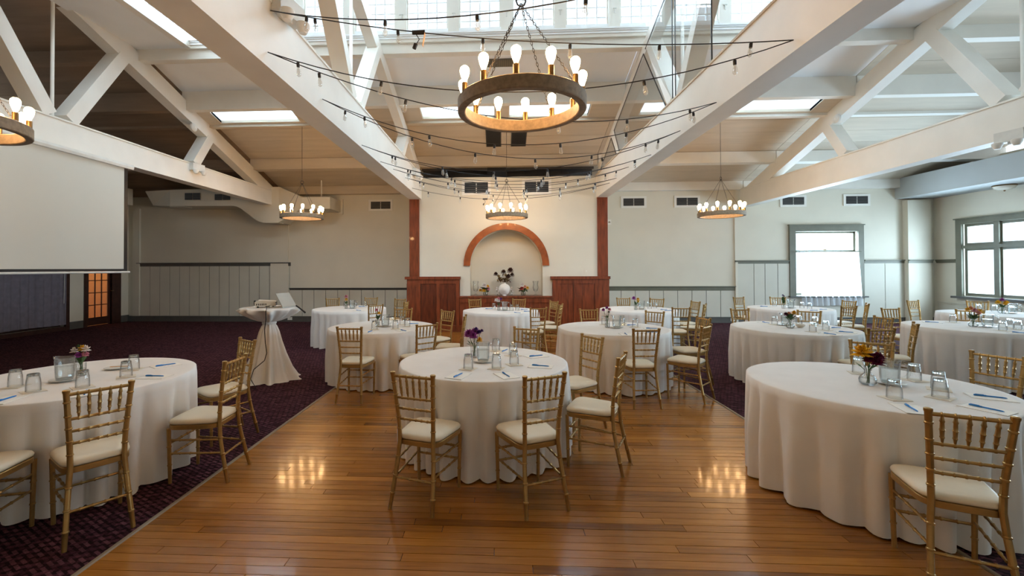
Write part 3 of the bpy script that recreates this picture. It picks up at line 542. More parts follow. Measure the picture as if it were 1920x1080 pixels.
for wi, (a, c) in enumerate(WINS):
    w2 = struct('window_%d' % (2 if wi == 0 else 40+wi), 'wide green framed window of three lights' if wi == 0 else 'wide green framed window further along the same wall, number %d' % wi, (WX, 0, 0)); cs = .15
    for (ya, za, yb, zb_) in ((a, ZW0-.02, a+cs, ZW1+cs-.02), (c-cs, ZW0-.02, c, ZW1+cs-.02), (a+cs, ZW1, c-cs, ZW1+cs-.02)): MB().box(-.06, ya, za, 0, yb, zb_).build('casing', GREEN, w2, smooth=False)
    MB().box(-.09, a-.03, ZW1+cs-.02, 0, c+.03, ZW1+cs+.01).build('head_moulding', GREEN, w2, smooth=False)
    MB().box(-.16, a-.05, ZW0-.075, .03, c+.05, ZW0-.02).build('window_sill', DARKTRIM, w2, smooth=False)
    li, lo = a+cs-.02, c-cs+.02; wd_ = (lo-li)/3
    for k in range(3):
        ya, yb = li+wd_*k, li+wd_*(k+1); s_ = .07
        MB().box(-.03, yb-.06, ZW0, .1, yb+.06, ZW1).build('mullion', GREEN, w2, smooth=False) if k < 2 else None
        for (p, q, r_, t_) in ((ya+.03, ZW0, ya+.03+s_, ZW1), (yb-.03-s_, ZW0, yb-.03, ZW1), (ya+.1, ZW0, yb-.1, ZW0+s_), (ya+.1, ZW1-s_, yb-.1, ZW1), (ya+.1, 2.03, yb-.1, 2.23)):
            MB().box(.02, p, q, .09, r_, t_).build('sash', GREEN, w2, smooth=False)
        MB().box(.05, ya+.1, ZW0+s_, .056, yb-.1, 2.03).build('pane', PANE, w2, smooth=False); MB().box(.05, ya+.1, 2.23, .056, yb-.1, ZW1-s_).build('pane', PANE, w2, smooth=False)
    MB().box(-.05, a+cs, 2.09, .02, c-cs, 2.17).build('transom', GREEN, w2, smooth=False)
w3 = struct('window_0', 'dark framed side window behind the purple grey curtain', (-11.6, 0, 0))
MB().box(-.13, WI[0], .1, -.11, WI[1], 2.4).build('blind', DARKWOOD, w3, smooth=False)
for (ya, za, yb, zb_) in ((WI[1], .0, WI[1]+.1, 2.5), (WI[0]-.1, 0, WI[0], 2.5), (WI[0], 2.4, WI[1], 2.5), (WI[0], .0, WI[1], .1)): MB().box(-.02, ya, za, .04, yb, zb_).build('casing', DARKWOOD, w3, smooth=False)
cu = empty('long_curtain', (-11.52, 0, 0), label='purple grey gathered curtain beside the glazed door', cat='curtain'); cu.rotation_euler = (0, 0, R(90))
drape(8.35, 11.08, 8.35, 11.08, 2.35, .165, 140, .02, 15, 4).build('curtain_cloth', CURTAIN, cu, ang=180)
MB().tube([(8.3, 0, 2.36), (11.12, 0, 2.36)], .015, 8).build('curtain_rod', BLACK, cu)
MB().tube([(10.98, -.05, 2.3), (10.96, -.05, .72)], .006, 6).build('pull_cord', PALEGREY, cu)
dr = struct('door_1', 'dark wooden door glazed with small amber lit panes', (-11.6, 0, 0))
MB().box(-.1, DO[0]-.09, 0, .03, DO[0], 2.2).box(-.1, DO[1], 0, .03, DO[1]+.3, 2.2).box(-.1, DO[0]-.09, 2.1, .03, DO[1]+.3, 2.2).build('door_frame', DARKWOOD, dr, smooth=False)
a, c = DO[0]+.02, DO[1]-.0
MB().box(-.07, a, .02, -.03, a+.07, 2.08).box(-.07, c-.07, .02, -.03, c, 2.08).box(-.07, a+.07, .02, -.03, c-.07, .24).box(-.07, a+.07, 2.0, -.03, c-.07, 2.08).build('door_leaf', DARKWOOD, dr, smooth=False)
pw, ph_ = (c-a-.14)/3, (2.0-.24)/5
for k in (1, 2): MB().box(-.06, a+.07+pw*k-.01, .24, -.035, a+.07+pw*k+.01, 2.0).build('muntin', DARKWOOD, dr, smooth=False)
for k in (1, 2, 3, 4): MB().box(-.058, a+.07, .24+ph_*k-.011, -.037, c-.07, .24+ph_*k+.011).build('muntin', DARKWOOD, dr, smooth=False)
pm = MB().box(-.05, .01, .011, -.046, pw-.01, ph_-.011).mesh('pane', AMBER, smooth=False)
for i in range(3):
    for j in range(5): link('pane', pm, dr, (0, a+.07+pw*i, .24+ph_*j))
MB().tube([(-.03, c+.04, .98), (.03, c+.04, .98), (.03, c-.06, .98)], .011, 8).build('door_handle', BRASS, dr)
ha = MB().box(-13.6, 11.0, -.05, -11.75, 13.3, 0).box(-13.7, 11.0, 0, -13.6, 13.3, 2.6).box(-13.6, 10.9, 0, -11.75, 11.0, 2.6).box(-13.6, 13.3, 0, -11.75, 13.4, 2.6).box(-13.7, 10.9, 2.6, -11.75, 13.4, 2.7).build('wall_corridor', paint('corridor_paint', (.72, .52, .30), .8), smooth=False); tag(ha, 'tan corridor walls seen through the glazed door', kind='structure')
pl = bpy.data.lights.new('corridor_lamp', 'POINT'); pl.energy = 42; pl.color = (1, .66, .32); pl.shadow_soft_size = .12; o = bpy.data.objects.new('corridor_lamp', pl); o.location = (-12.7, 12.1, 2.2); COL.objects.link(o)

# ---------------------------------------------------------------- chandeliers and string lights
def torus_link(mb, c, ax, rx, rz, r):                              # one flat oval chain link
    n1, n2 = 8, 4; b0 = len(mb.v); c = Vector(c); u, v_ = ax; w_ = u.cross(v_)
    for i in range(n1):
        a = 2*PI*i/n1; p = c+u*(rx*math.cos(a))+v_*(rz*math.sin(a)); d = (u*math.cos(a)+v_*math.sin(a)).normalized()
        for j in range(n2): bb_ = 2*PI*j/n2; mb.v.append(tuple(p+d*(r*math.cos(bb_))+w_*(r*math.sin(bb_))))
    for i in range(n1):
        for j in range(n2): mb.f.append((b0+i*n2+j, b0+((i+1) % n1)*n2+j, b0+((i+1) % n1)*n2+(j+1) % n2, b0+i*n2+(j+1) % n2))
def chain(p, q, rx=.007, pitch=.026, r=.0022):
    mb = MB(); p = Vector(p); q = Vector(q); d = (q-p); n = max(2, int(d.length/pitch)); v_ = d.normalized()
    s1 = v_.cross(Vector((.3, .9, .1))).normalized(); s2 = v_.cross(s1)
    for i in range(n): torus_link(mb, p+d*((i+.5)/n), (s1 if i % 2 else s2, v_), rx, pitch*.62, r)
    return mb
def bulb_profile(s): return [(.012*s, 0), (.013*s, .012*s), (.019*s, .03*s), (.027*s, .05*s), (.033*s, .075*s), (.034*s, .09*s), (.03*s, .107*s), (.018*s, .119*s), (.004*s, .123*s)]
RC = .466
def chandelier(loc, drop, label, spin):
    r = empty('ring_chandelier', loc, spin, label=label, cat='chandelier', group='ring chandeliers with twelve lit bulbs'); return r
ch0 = chandelier((.155, 3.2, 2.79), 0, 'large ring chandelier hanging closest over the dance floor, twelve lit bulbs', R(8))
mb = MB(); n = 64
pr = [(RC, -.04), (RC, .04), (RC-.006, .046), (RC-.05, .046), (RC-.056, .04), (RC-.056, -.04), (RC-.05, -.046), (RC-.006, -.046)]
mb.lathe(pr+[pr[0]], n, cap0=False, cap1=False).build('ring', GREYMETAL, ch0, ang=30)
sock = MB().lathe([(.021, -.02), (.021, .062), (.019, .066)], 12).mesh('socket', BRASS); bulbm = MB().lathe(bulb_profile(1), 14).mesh('bulb', BULB)
for k in range(12):
    a = 2*PI*(k+.5)/12; x, y = (RC-.03)*math.cos(a), (RC-.03)*math.sin(a)
    s_ = link('socket', sock, ch0, (x, y, .05)); link('bulb', bulbm, ch0, (x, y, .112))
APEX = .76
for k in range(4):
    a = 2*PI*k/4+.80; p = ((RC-.03)*math.cos(a), (RC-.03)*math.sin(a), .05)
    chain(p, (0, 0, APEX)).build('chain', CHAINM, ch0)
mb = MB(); torus_link(mb, (0, 0, APEX+.02), (Vector((1, 0, 0)), Vector((0, 0, 1))), .035, .04, .006); mb.build('hook', CHAINM, ch0)
def top_chain(root, h): chain((0, 0, APEX+.04), (0, 0, h)).build('chain', CHAINM, root)
for loc, l, sp in (((-4.49, 9.68, 2.79), 'ring chandelier hanging in front of the air duct', .2), ((.135, 9.68, 2.76), 'ring chandelier hanging in front of the arched niche', .45), ((4.76, 9.68, 2.755), 'ring chandelier hanging before the white panelled wall', .7), ((-4.30, 3.2, 2.755), 'ring chandelier cut off by the picture edge near the screen', .5)):
    c = copy_tree(ch0); c.location = loc; c.rotation_euler = (0, 0, sp); c['label'] = l
    top_chain(c, (4.84 if loc[1] > 5 else zr(3.2))-loc[2])
top_chain(ch0, zr(3.2)-2.79)

AL = [(3.756, 3.90), (3.713, 3.508), (4.888, 3.551), (6.302, 3.423), (7.292, 3.422), (8.169, 3.494), (9.228, 3.551), (9.954, 3.46)]
BR = [(2.35, 3.62), (3.696, 3.478), (4.982, 3.452), (5.965, 3.445), (7.106, 3.419), (8.326, 3.505), (9.195, 3.473), (9.772, 3.486)]
path = []
for i in range(8): path += [('B', i), ('A', i)]
def pt(k): return Vector((2.41, *BR[k[1]])) if k[0] == 'B' else Vector((-2.03, *AL[k[1]]))
sb = MB().lathe([(.011, 0), (.013, .01), (.018, .03), (.021, .05), (.019, .066), (.01, .078), (.003, .082)], 8).mesh('bulb', BULBGLASS)
ssk = MB().lathe([(.006, 0), (.014, -.006), (.014, -.04), (.012, -.043)], 8).mesh('socket', BLACK)
fil = MB().tube([(-.005, 0, .01), (-.007, 0, .05), (0, 0, .058), (.007, 0, .05), (.005, 0, .01)], .0012, 4).mesh('filament', BRASS)
SAG = [.33, .14, .39, .39, .50, .52, .46, .42, .38, .36, .37, .31, .31, .33, .31]
rnd = random.Random(11)
strings = [(0, 3, 'black string light cable strung over the large ring chandelier'), (3, 9, 'black string light cable zigzagging between the beams, middle run'), (9, 15, 'black string light cable zigzagging before the niche wall')]
cord_r = .0048
for s0, s1, lab in strings:
    st = empty('string_light', pt(path[s0]), label=lab, cat='string lights', group='string lights between the inner beams')
    off = pt(path[s0])
    for i in range(s0, s1):
        p, q = pt(path[i]), pt(path[i+1]); sag = SAG[i]
        f = lambda t: p+(q-p)*t-Vector((0, 0, sag*4*t*(1-t)))
        MB().tube([f(t/20)-off for t in range(21)], cord_r, 5).build('cord', BLACK, st)
        nb = 6; ph = rnd.uniform(.3, .7)
        for k in range(nb):
            t = (k+ph)/nb
            if not .04 < t < .97: continue
            c = f(t)-off+Vector((0, 0, -.004)); tx, ty = rnd.uniform(-.15, .15), rnd.uniform(-.15, .15)
            s_ = link('socket', ssk, st, c); s_.rotation_euler = (tx, ty, 0)
            g = link('bulb', sb, s_, (0, 0, -.042)); g.rotation_euler = (PI, 0, 0)
            g2 = link('filament', fil, s_, (0, 0, -.042)); g2.rotation_euler = (PI, 0, rnd.uniform(0, 3))
    if s0 in (0, 9):
        c = (f(.62) if s0 else (pt(path[1])+(pt(path[2])-pt(path[1]))*.26))-off
        if s0 == 0: p, q = pt(path[1]), pt(path[2]); t = .70; c = p+(q-p)*(1-t)-Vector((0, 0, SAG[1]*4*t*(1-t)))-off
        MB().tube([c+Vector((-.06, 0, 0)), c+Vector((.05, 0, 0))], [.018, .02], 8).build('plug', BLACK, st)
        MB().tube([c+Vector((-.03, 0, -.01)), c+Vector((.0, .0, -.06)), c+Vector((-.03, 0, -.11))], .004, 5).build('plug_lead', BLACK, st)
        MB().tube([c+Vector((-.03, 0, -.10)), c+Vector((-.045, 0, -.14))], .018, 8).build('plug', BLACK, st)
        MB().beam(c+Vector((.05, 0, -.01)), c+Vector((.03, 0, -.12)), .04, .003, up=(1, 0, 0)).build('paper_tag', TAG, st, smooth=False)

# ---------------------------------------------------------------- fixtures on the beams and walls
def emergency(loc, rz, label, sc=1):
    e = empty('emergency_light', loc, rz, label=label, cat='lamp', group='twin head emergency lights'); e.scale = (sc,)*3
    MB().box(-.15, -.05, -.075, .15, .05, .075).build('battery_box', PALEGREY, e, smooth=False)
    for s_ in (-1, 1): MB().lathe([(.03, -.05), (.055, .0), (.055, .03), (.05, .034)], 12, (s_*.1, -.07, -.1)).build('lamp_head', WHITE, e)
    MB().box(-.02, -.03, -.11, .02, .0, -.07).build('bracket', PALEGREY, e, smooth=False)
emergency((-6.53, 9.1, 3.80), R(80), 'emergency light on the outer truss above the projection screen end')
emergency((-1.97, 10.15, 3.86), R(80), 'emergency light at the niche end of the screen side inner beam')
emergency((-1.97, 3.95, 4.02), R(80), 'emergency light at the top of the inner beam near the string lights', 1.15)
emergency((6.86, 6.2, 3.36), R(-80), 'emergency light under the outer truss on the window side')
for loc, l, rz in (((-6.6, 9.06, 4.66), 'round white smoke detector on the outer truss by the screen', R(90)), ((6.93, 9.3, 4.66), 'round white smoke detector on the window side outer truss', R(-90))):
    d = empty('smoke_detector', loc, rz, label=l, cat='detector', group='round smoke detectors on the trusses'); d.rotation_euler = (R(90), 0, rz)
    MB().lathe([(.09, 0), (.09, .03), (.07, .05), (.03, .055)], 20).build('housing', PALEGREY, d); MB().lathe([(.03, .055), (.028, .06)], 12).build('sensor_cap', WHITE, d)
d = empty('ceiling_light', (12.0, 11.0, 3.55), label='dome ceiling light under the soffit above the wide window', cat='lamp')
MB().lathe([(.2, 0), (.21, -.02), (.2, -.03)], 24).build('base_ring', BRASS, d); MB().lathe([(.195, -.03), (.17, -.075), (.1, -.11), (.02, -.12)], 24).build('glass_bowl', DOME, d); MB().lathe([(.02, -.12), (.018, -.14), (.006, -.15)], 10).build('finial', BRASS, d)
d = empty('motion_sensor', (3.2, D, 2.95), label='small white motion sensor on the wall beside the mahogany post', cat='sensor')
MB().box(-.055, -.05, -.07, .055, 0, .085).build('sensor_body', WHITE, d, smooth=False); MB().lathe([(.035, 0), (.03, .02), (.012, .035)], 12, (0, -.05, -.01)).build('sensor_eye', GREYMETAL, d)
for x, l in ((-6.42, 'white double socket on the baseboard behind the projector stand'), (6.72, 'white socket on the baseboard at the panelled wall corner')):
    d = empty('wall_socket', (x, D-.05, .1), label=l, cat='socket', group='white sockets on the baseboard'); MB().box(-.07, -.012, -.045, .07, 0, .045).build('faceplate', PALEGREY, d, smooth=False)
    for s_ in (-1, 1): MB().box(s_*.035-.015, -.016, -.02, s_*.035+.015, -.012, .02).build('outlet', WHITE, d, smooth=False)
d = empty('light_switch', (2.16, DC, 1.53), label='cream switch plate on the niche wall above the mahogany panel', cat='switch')
MB().box(-.05, -.01, -.07, .05, 0, .07).build('faceplate', WALL, d, smooth=False); MB().box(-.01, -.02, -.02, .01, -.01, .02).build('toggle', WHITE, d, smooth=False)

# projection screen
ps = empty('projection_screen', (-6.50, 0, 0), label='large white pull-down projection screen under the outer truss', cat='screen')
MB().box(-.01, 4.0, 1.62, 0, 7.24, 3.36).build('screen_fabric', SCREENM, ps, smooth=False)
MB().box(-.012, 7.24, 1.585, .002, 7.31, 3.36).box(-.012, 4.0, 1.585, .002, 7.24, 1.62).build('black_border', BLACK, ps, smooth=False)
MB().tube([(-.005, 3.9, 1.565), (-.005, 7.36, 1.565)], .018, 10).build('bottom_bar', PALEGREY, ps)
MB().prism([(-.06, 3.9, 3.36), (.05, 3.9, 3.36), (.06, 3.9, 3.40), (.05, 3.9, 3.44), (-.06, 3.9, 3.44)], (0, 3.48, 0)).build('housing', PALEGREY, ps, smooth=False)

# ---------------------------------------------------------------- chairs
def bar(p, q, r0, r1=None, n=8, rings=0, ringr=1.35):
    p = Vector(p); q = Vector(q); r1 = r1 or r0; mb = MB(); pts = [p]; rr = [r0]
    for k in range(1, rings+1):
        t = k/(rings+1); rm = r0+(r1-r0)*t; c = p+(q-p)*t; d = (q-p).normalized()*.006
        pts += [c-d, c-d*.5, c+d*.5, c+d]; rr += [rm, rm*ringr, rm*ringr, rm]
    return mb.tube(pts+[q], rr+[r1], n)
def make_chair():
    c = empty('chiavari_chair')
    # back posts: foot -> seat -> top, bent
    for s_ in (-1, 1):
        P = [Vector(v) for v in ((s_*.158, -.262, 0), (s_*.136, -.195, .30), (s_*.126, -.182, .44), (s_*.128, -.185, .56), (s_*.150, -.232, .895), (s_*.1505, -.2335, .912))]
        pts, rr = [], []
        def at(z):
            for a, b_ in zip(P[:-1], P[1:]):
                if a.z <= z <= b_.z: return a.lerp(b_, (z-a.z)/(b_.z-a.z))
            return P[-1]
        zs = [(0, .0125)]
        for zz in (.10, .21, .33, .52, .60, .68, .755, .84): zs += [(zz-.007, .0148), (zz-.003, .0185), (zz+.003, .0185), (zz+.007, .0148)]
        zs += [(.44, .015), (.895, .0155), (.90, .018), (.912, .018), (.916, .012)]
        for z, r_ in sorted(zs): pts.append(at(z)); rr.append(r_)
        pts[-1] = pts[-1]+Vector((0, 0, .003))
        MB().tube(pts, rr, 9).build('back_post', GOLD, c)
        bar((s_*.165, .165, 0), (s_*.172, .172, .415), .0125, .0145, 8, 2, 1.25).build('front_leg', GOLD, c)
        for z, z2 in ((.315, .325), (.215, .225)): bar((s_*.167, .165, z2), (s_*.132, -.195, z), .0075, None, 6, 4).build('side_stretcher', GOLD, c)
    def post_x(z): return (.128+(z-.56)*(.150-.128)/.335, -.185-(z-.56)*(.047/.335))
    for z, nm, rad in ((.885, 'top_rail', .0105), (.735, 'back_rail', .009), (.66, 'back_rail', .0085), (.585, 'back_rail', .0085)):
        x, y = post_x(z); bar((-x, y, z), (x, y, z), rad, None, 8, 5, 1.3).build(nm, GOLD, c)
    x1, y1 = post_x(.885); x0, y0 = post_x(.735)
    for k in range(5):
        u = (k-2)/2*.66; p = Vector((x1*u, y1, .88)); q = Vector((x0*u, y0, .74))
        f = lambda t: p.lerp(q, t)
        T_ = [(0, .006), (.12, .0085), (.2, .0115), (.24, .0088), (.47, .0098), (.5, .0125), (.54, .0098), (.74, .0088), (.78, .011), (.82, .008), (1, .0045)]
        MB().tube([f(t) for t, _ in T_], [r_ for _, r_ in T_], 7).build('spindle', GOLD, c)
    bar((-.168, .168, .30), (.168, .168, .30), .008, None, 6, 4).build('front_stretcher', GOLD, c)
    bar((-.168, .168, .21), (.168, .168, .21), .008, None, 6, 4).build('front_stretcher', GOLD, c)
    bar((-.144, -.22, .20), (.144, -.22, .20), .008, None, 6, 4).build('back_stretcher', GOLD, c)
    def outline(g, n=28):
        pts = []
        for i in range(n):
            a = 2*PI*i/n; ca, sa = math.cos(a), math.sin(a); e = .36
            x = math.copysign(abs(ca)**e, ca); y = math.copysign(abs(sa)**e, sa)
            w_ = .158+.038*(y+1)/2; pts.append((x*(w_+g), y*(.186+g)+.004))
        return pts
    def loft(layers):
        mb = MB(); n = 28
        for g, z in layers: mb.v += [(x, y, z) for x, y in outline(g, n)]
        for i in range(len(layers)-1):
            for j in range(n): mb.f.append((i*n+j, i*n+(j+1) % n, (i+1)*n+(j+1) % n, (i+1)*n+j))
        mb.f.append(tuple(range(n))[::-1]); k = len(mb.v); mb.v.append((0, 0, layers[-1][1]+.006))
        for j in range(n): mb.f.append(((len(layers)-1)*n+j, (len(layers)-1)*n+(j+1) % n, k))
        return mb
    loft([(-.004, .405), (0, .408), (0, .436), (-.004, .44)]).build('seat_frame', GOLD, c)
    loft([(-.012, .441), (.0, .447), (.003, .458), (-.004, .472), (-.022, .481), (-.06, .486)]).build('seat_cushion', IVORY, c, ang=80)
    return c
PH = {'T1': 'projection screen table', 'T2': 'purple flower table', 'T3': 'burgundy flower table', 'T4': 'projector stand table', 'T5': 'tall mauve flower table', 'T6': 'brown wainscot table',
      'T7': 'niche table', 'T8': 'white wainscot table', 'T9': 'cream bowl table', 'T10': 'curtained window table', 'T11': 'orange flower table', 'T12': 'wide window table'}
SEC = ['window side', 'window-niche corner', 'niche side', 'screen-niche corner', 'screen side', 'screen-entrance corner', 'entrance side', 'window-entrance corner']
def place_words(items, centre):                                     # items: (x, y); a place name for each that no other shares
    out = []
    for x, y in items:
        a = math.atan2(y-centre[1], x-centre[0]); out.append(SEC[int(round(a/(PI/4))) % 8])
    for s_ in set(out):
        ix = [i for i, v in enumerate(out) if v == s_]
        if len(ix) > 1:
            ang = lambda i: math.hypot(items[i][0]-centre[0], items[i][1]-centre[1])
            sp = [ang(i) for i in ix]
            if max(sp)-min(sp) > .05 and len(ix) == 2:
                ix.sort(key=ang); out[ix[0]] = 'inner '+s_; out[ix[1]] = 'outer '+s_
            else:
                ix.sort(key=lambda i: items[i][1])
                for n_, i in enumerate(ix): out[i] = s_+(', nearer the entrance' if n_ == 0 else ', nearer the niche' if n_ == len(ix)-1 else ', middle one')
    return out
chair0 = make_chair(); first = True
for t in TABLES:
    cs_ = [c for c in CHAIRS if c[0] == t]; ws = place_words([(c[1], c[2]) for c in cs_], TABLES[t])
    for (tt, x, y, h), wd in zip(cs_, ws):
        o = chair0 if first else copy_tree(chair0); first = False
        o.location = (x, y, .0005); o.rotation_euler = (0, 0, R(h-90))
        tag(o, 'gold chair with ivory seat, %s of the %s' % (wd, PH[t]), 'chair', 'gold chairs with ivory seats around the round tables')

# ---------------------------------------------------------------- tables
def cloth(seed, r=.765, zt_=.755, fl=.11, amp=.056):
    rr = random.Random(seed); n = 240; rows = 12; mb = MB()
    comps = [(rr.choice((11, 13)), .45, rr.uniform(0, 6)), (rr.choice((20, 21, 23)), 1, rr.uniform(0, 6)), (rr.choice((29, 31, 34)), .6, rr.uniform(0, 6)), (5, .35, rr.uniform(0, 6))]
    p1, p2, p3 = [rr.uniform(0, 6) for _ in range(3)]; kk = rr.choice((12, 13, 14))
    def fold(a):
        s_ = sum(w_*math.sin(k*a+p+.6*math.sin(3*a+p)) for k, w_, p in comps)/1.5
        return .75*(2.2*abs(math.sin(kk*a+1.1*math.sin(2*a+p1)+.7*math.sin(5*a+p2)))**.8-1.35)*(.75+.25*math.sin(4*a+p3))+.3*math.tanh(s_*1.3)
    for (q, z) in ((.0, .001), (.5, .0012), (.9, .001), (.975, .0), (1.0, -.004)):
        if q == 0: mb.v.append((0, 0, zt_+z)); continue
        mb.v += [(r*q*math.cos(2*PI*j/n), r*q*math.sin(2*PI*j/n), zt_+z) for j in range(n)]
    zb = []
    for i in range(1, rows+1):
        t = i/rows; A = amp*min(1, max(0, t*1.9-.03))**.75
        for j in range(n):
            a = 2*PI*j/n; f = fold(a); rad = r+.004+fl*(t**.85)-.022*t+A*f*(.8+.25*t)
            z = zt_-.004-(zt_-.012)*t
            if i == rows: z = .008+.008*(1-f)*.5
            mb.v.append((rad*math.cos(a), rad*math.sin(a), z))
    for j in range(n): mb.f.append((0, 1+j, 1+(j+1) % n))
    for i in range(rows+3):
        b0 = 1+i*n
        for j in range(n): mb.f.append((b0+j, b0+n+j, b0+n+(j+1) % n, b0+(j+1) % n))
    return mb
for i, (t, (x, y)) in enumerate(TABLES.items()):
    look = {'T1': 'white draped round table by the projection screen, pitcher and daisies on it', 'T2': 'white draped round table on the wood floor with purple flowers', 'T3': 'white draped round table with burgundy and yellow flowers', 'T4': 'white draped round table nearest the projector stand, pink and yellow flowers', 'T5': 'white draped round table with tall mauve flowers by the wood floor edge', 'T6': 'white draped round table along the brown wainscot behind the projector stand',
            'T7': 'white draped round table before the arched niche', 'T8': 'white draped round table along the white wainscot', 'T9': 'white draped round table with a cream bowl and upturned glasses', 'T10': 'white draped round table by the curtained window', 'T11': 'white draped round table with orange and pink flowers', 'T12': 'white draped round table below the wide green window'}[t]
    o = empty('round_table', (x, y, 0), label=look, cat='table', group='round banquet tables in white cloths')
    cloth(i+3, fl=.02 if t == 'T6' else .012).build('tablecloth', CLOTH, o, ang=180)
    MB().lathe([(.755, .725), (.762, .735), (.762, .748), (.755, .752)], 48).build('tabletop', PALEGREY, o)
    for k in range(4): a = PI/4+k*PI/2; MB().tube([(.45*math.cos(a), .45*math.sin(a), 0), (.42*math.cos(a), .42*math.sin(a), .73)], .014, 6).build('leg', GREYMETAL, o)
ZT_ = .757
# pitchers of water on saucers
def make_pitcher():
    p = empty('water_pitcher'); n = 40; H = .172
    rib = lambda j, z: 1+(.035 if j % 4 < 2 else -.02)*(1 if .015 < z < .135 else 0)
    out = [(.046, 0), (.052, .006), (.0545, .03), (.057, .09), (.059, .135), (.061, .142), (.062, .165), (.0635, .172)]
    inn = [(.0605, .172), (.059, .165), (.057, .14), (.0545, .09), (.051, .03), (.047, .012)]
    mb = MB().lathe(out+inn, n, rf=rib)
    for i, v in enumerate(mb.v):                                    # pouring lip
        if v[2] > .14 and v[0] < -.035 and abs(v[1]) < .03: mb.v[i] = (v[0]-(v[2]-.14)*.75, v[1]*.8, v[2]+.004)
    mb.build('jug_body', RIB, p, ang=50)
    MB().lathe([(.046, .013), (.0505, .03), (.0535, .09), (.0545, .105)], 28).build('water', WATER, p)
    MB().tube([(.055, 0, .152), (.085, 0, .158), (.112, 0, .145), (.12, 0, .11), (.112, 0, .065), (.085, 0, .04), (.053, 0, .036)], [.011, .011, .0105, .0105, .0105, .011, .011], 8).build('handle', RIB, p)
    return p
def make_saucer():
    s_ = MB().lathe([(.045, 0), (.05, .004), (.085, .012), (.092, .015), (.091, .0165), (.05, .008), (.0, .007)], 32, cap1=False).build('saucer', PLATE); return s_
pit = make_pitcher(); sau = make_saucer(); first = True
for t, (x, y) in PITCHERS.items():
    o = pit if first else copy_tree(pit); s_ = sau if first else copy_tree(sau); first = False
    o.location = (x, y, ZT_+.008); rz = {'T10': PI*.95, 'T9': -.3, 'T1': -.15}.get(t, -.25); o.rotation_euler = (0, 0, rz); s_.location = (x, y, ZT_)
    tag(o, 'ribbed clear water pitcher with handle on the '+PH[t], 'pitcher', 'water pitchers on the round tables'); tag(s_, 'white saucer under the water pitcher on the '+PH[t], 'saucer', 'saucers under the pitchers')
# upturned tumblers on napkins
tum = MB().lathe([(.041, 0), (.042, .004), (.0415, .035), (.040, .06), (.038, .082), (.036, .085), (.0335, .118), (.031, .122), (.02, .121), (.018, .1035), (.0305, .1025), (.034, .085), (.0375, .06), (.039, .035), (.039, .0015)], 24, cap0=False, cap1=False)
b0 = 8*24; tum.f.append(tuple(b0+j for j in range(24))); b0 = 9*24; tum.f.append(tuple(b0+j for j in range(24))[::-1])
tumme = tum.mesh('tumbler', GLASS, ang=50); rimme = MB().lathe([(.0415, .0), (.0425, .0015), (.0425, .004), (.0415, .0055)], 24, cap0=False, cap1=False).mesh('rim', GLASS)
basme = MB().lathe([(.0285, .104), (.0305, .107), (.0318, .113), (.0305, .1185), (.026, .120)], 20).mesh('glass_base', GBASE)
napme = MB().prism([(-.062, -.062, 0), (.062, -.062, 0), (.062, .062, 0), (-.062, .062, 0)], (0, 0, .0022)).mesh('napkin', NAPKIN, smooth=False)
foldme = MB().prism([(-.06, -.06, .0022), (.06, -.06, .0022), (.06, .0, .0022), (-.06, .0, .0022)], (.001, .001, .0015)).mesh('napkin_fold', NAPKIN, smooth=False)
rnd = random.Random(21)
for t, gl in GLASSES.items():
    ws = place_words(gl, PITCHERS[t])
    for (x, y), wd in zip(gl, ws):
        nk = t in ('T1', 'T2', 'T3', 'T4', 'T5', 'T9', 'T11')
        if nk:
            q = link('napkin', napme, None, (x, y, ZT_)); q.rotation_euler = (0, 0, rnd.uniform(0, 1.5)); link('napkin_fold', foldme, q)
            tag(q, 'beige napkin, %s of the pitcher, %s' % (wd, PH[t]), 'napkin', 'napkins under the tumblers')
        o = empty('tumbler', (x, y, ZT_+(.0042 if nk else 0)), label='upturned tumbler, %s of the pitcher, %s' % (wd, PH[t]), cat='glass', group='upturned tumblers on the tables')
        link('glass_body', tumme, o); link('rim', rimme, o); link('glass_base', basme, o)
# pens on paper pads
penb = MB().tube([(-.072, 0, .005), (-.068, 0, .005), (.035, 0, .005), (.05, 0, .0048), (.066, 0, .0042), (.074, 0, .0036)], [.0032, .0045, .0045, .0045, .0038, .001], 8).mesh('barrel', BLUE)
penc = MB().tube([(-.076, 0, .005), (-.072, 0, .005), (-.02, 0, .0052), (-.018, 0, .0052)], [.0045, .0056, .0056, .0045], 8).box(-.07, -.0012, .0105, -.03, .0012, .0125).mesh('cap', BLUE)
padm = MB().box(-.105, -.07, 0, .105, .07, .003).mesh('paper_pad', PAPER, smooth=False); padb = MB().box(-.105, -.07, .003, -.097, .07, .0036).mesh('glue_strip', PALEGREY, smooth=False)
for t, pn in PENS.items():
    ws = place_words([(p[0], p[1]) for p in pn], TABLES[t])
    for (x, y, a), wd in zip(pn, ws):
        q = link('paper_pad', padm, None, (x, y, ZT_)); q.rotation_euler = (0, 0, R(a)+.05); link('glue_strip', padb, q); tag(q, 'white paper pad, %s of the %s' % (wd, PH[t]), 'notepad', 'paper pads on the tables')
        o = empty('ballpoint_pen', (x, y, ZT_+.0036), R(a), label='blue pen on a pad, %s of the %s' % (wd, PH[t]), cat='pen', group='blue pens on the tables'); link('barrel', penb, o); link('cap', penc, o)
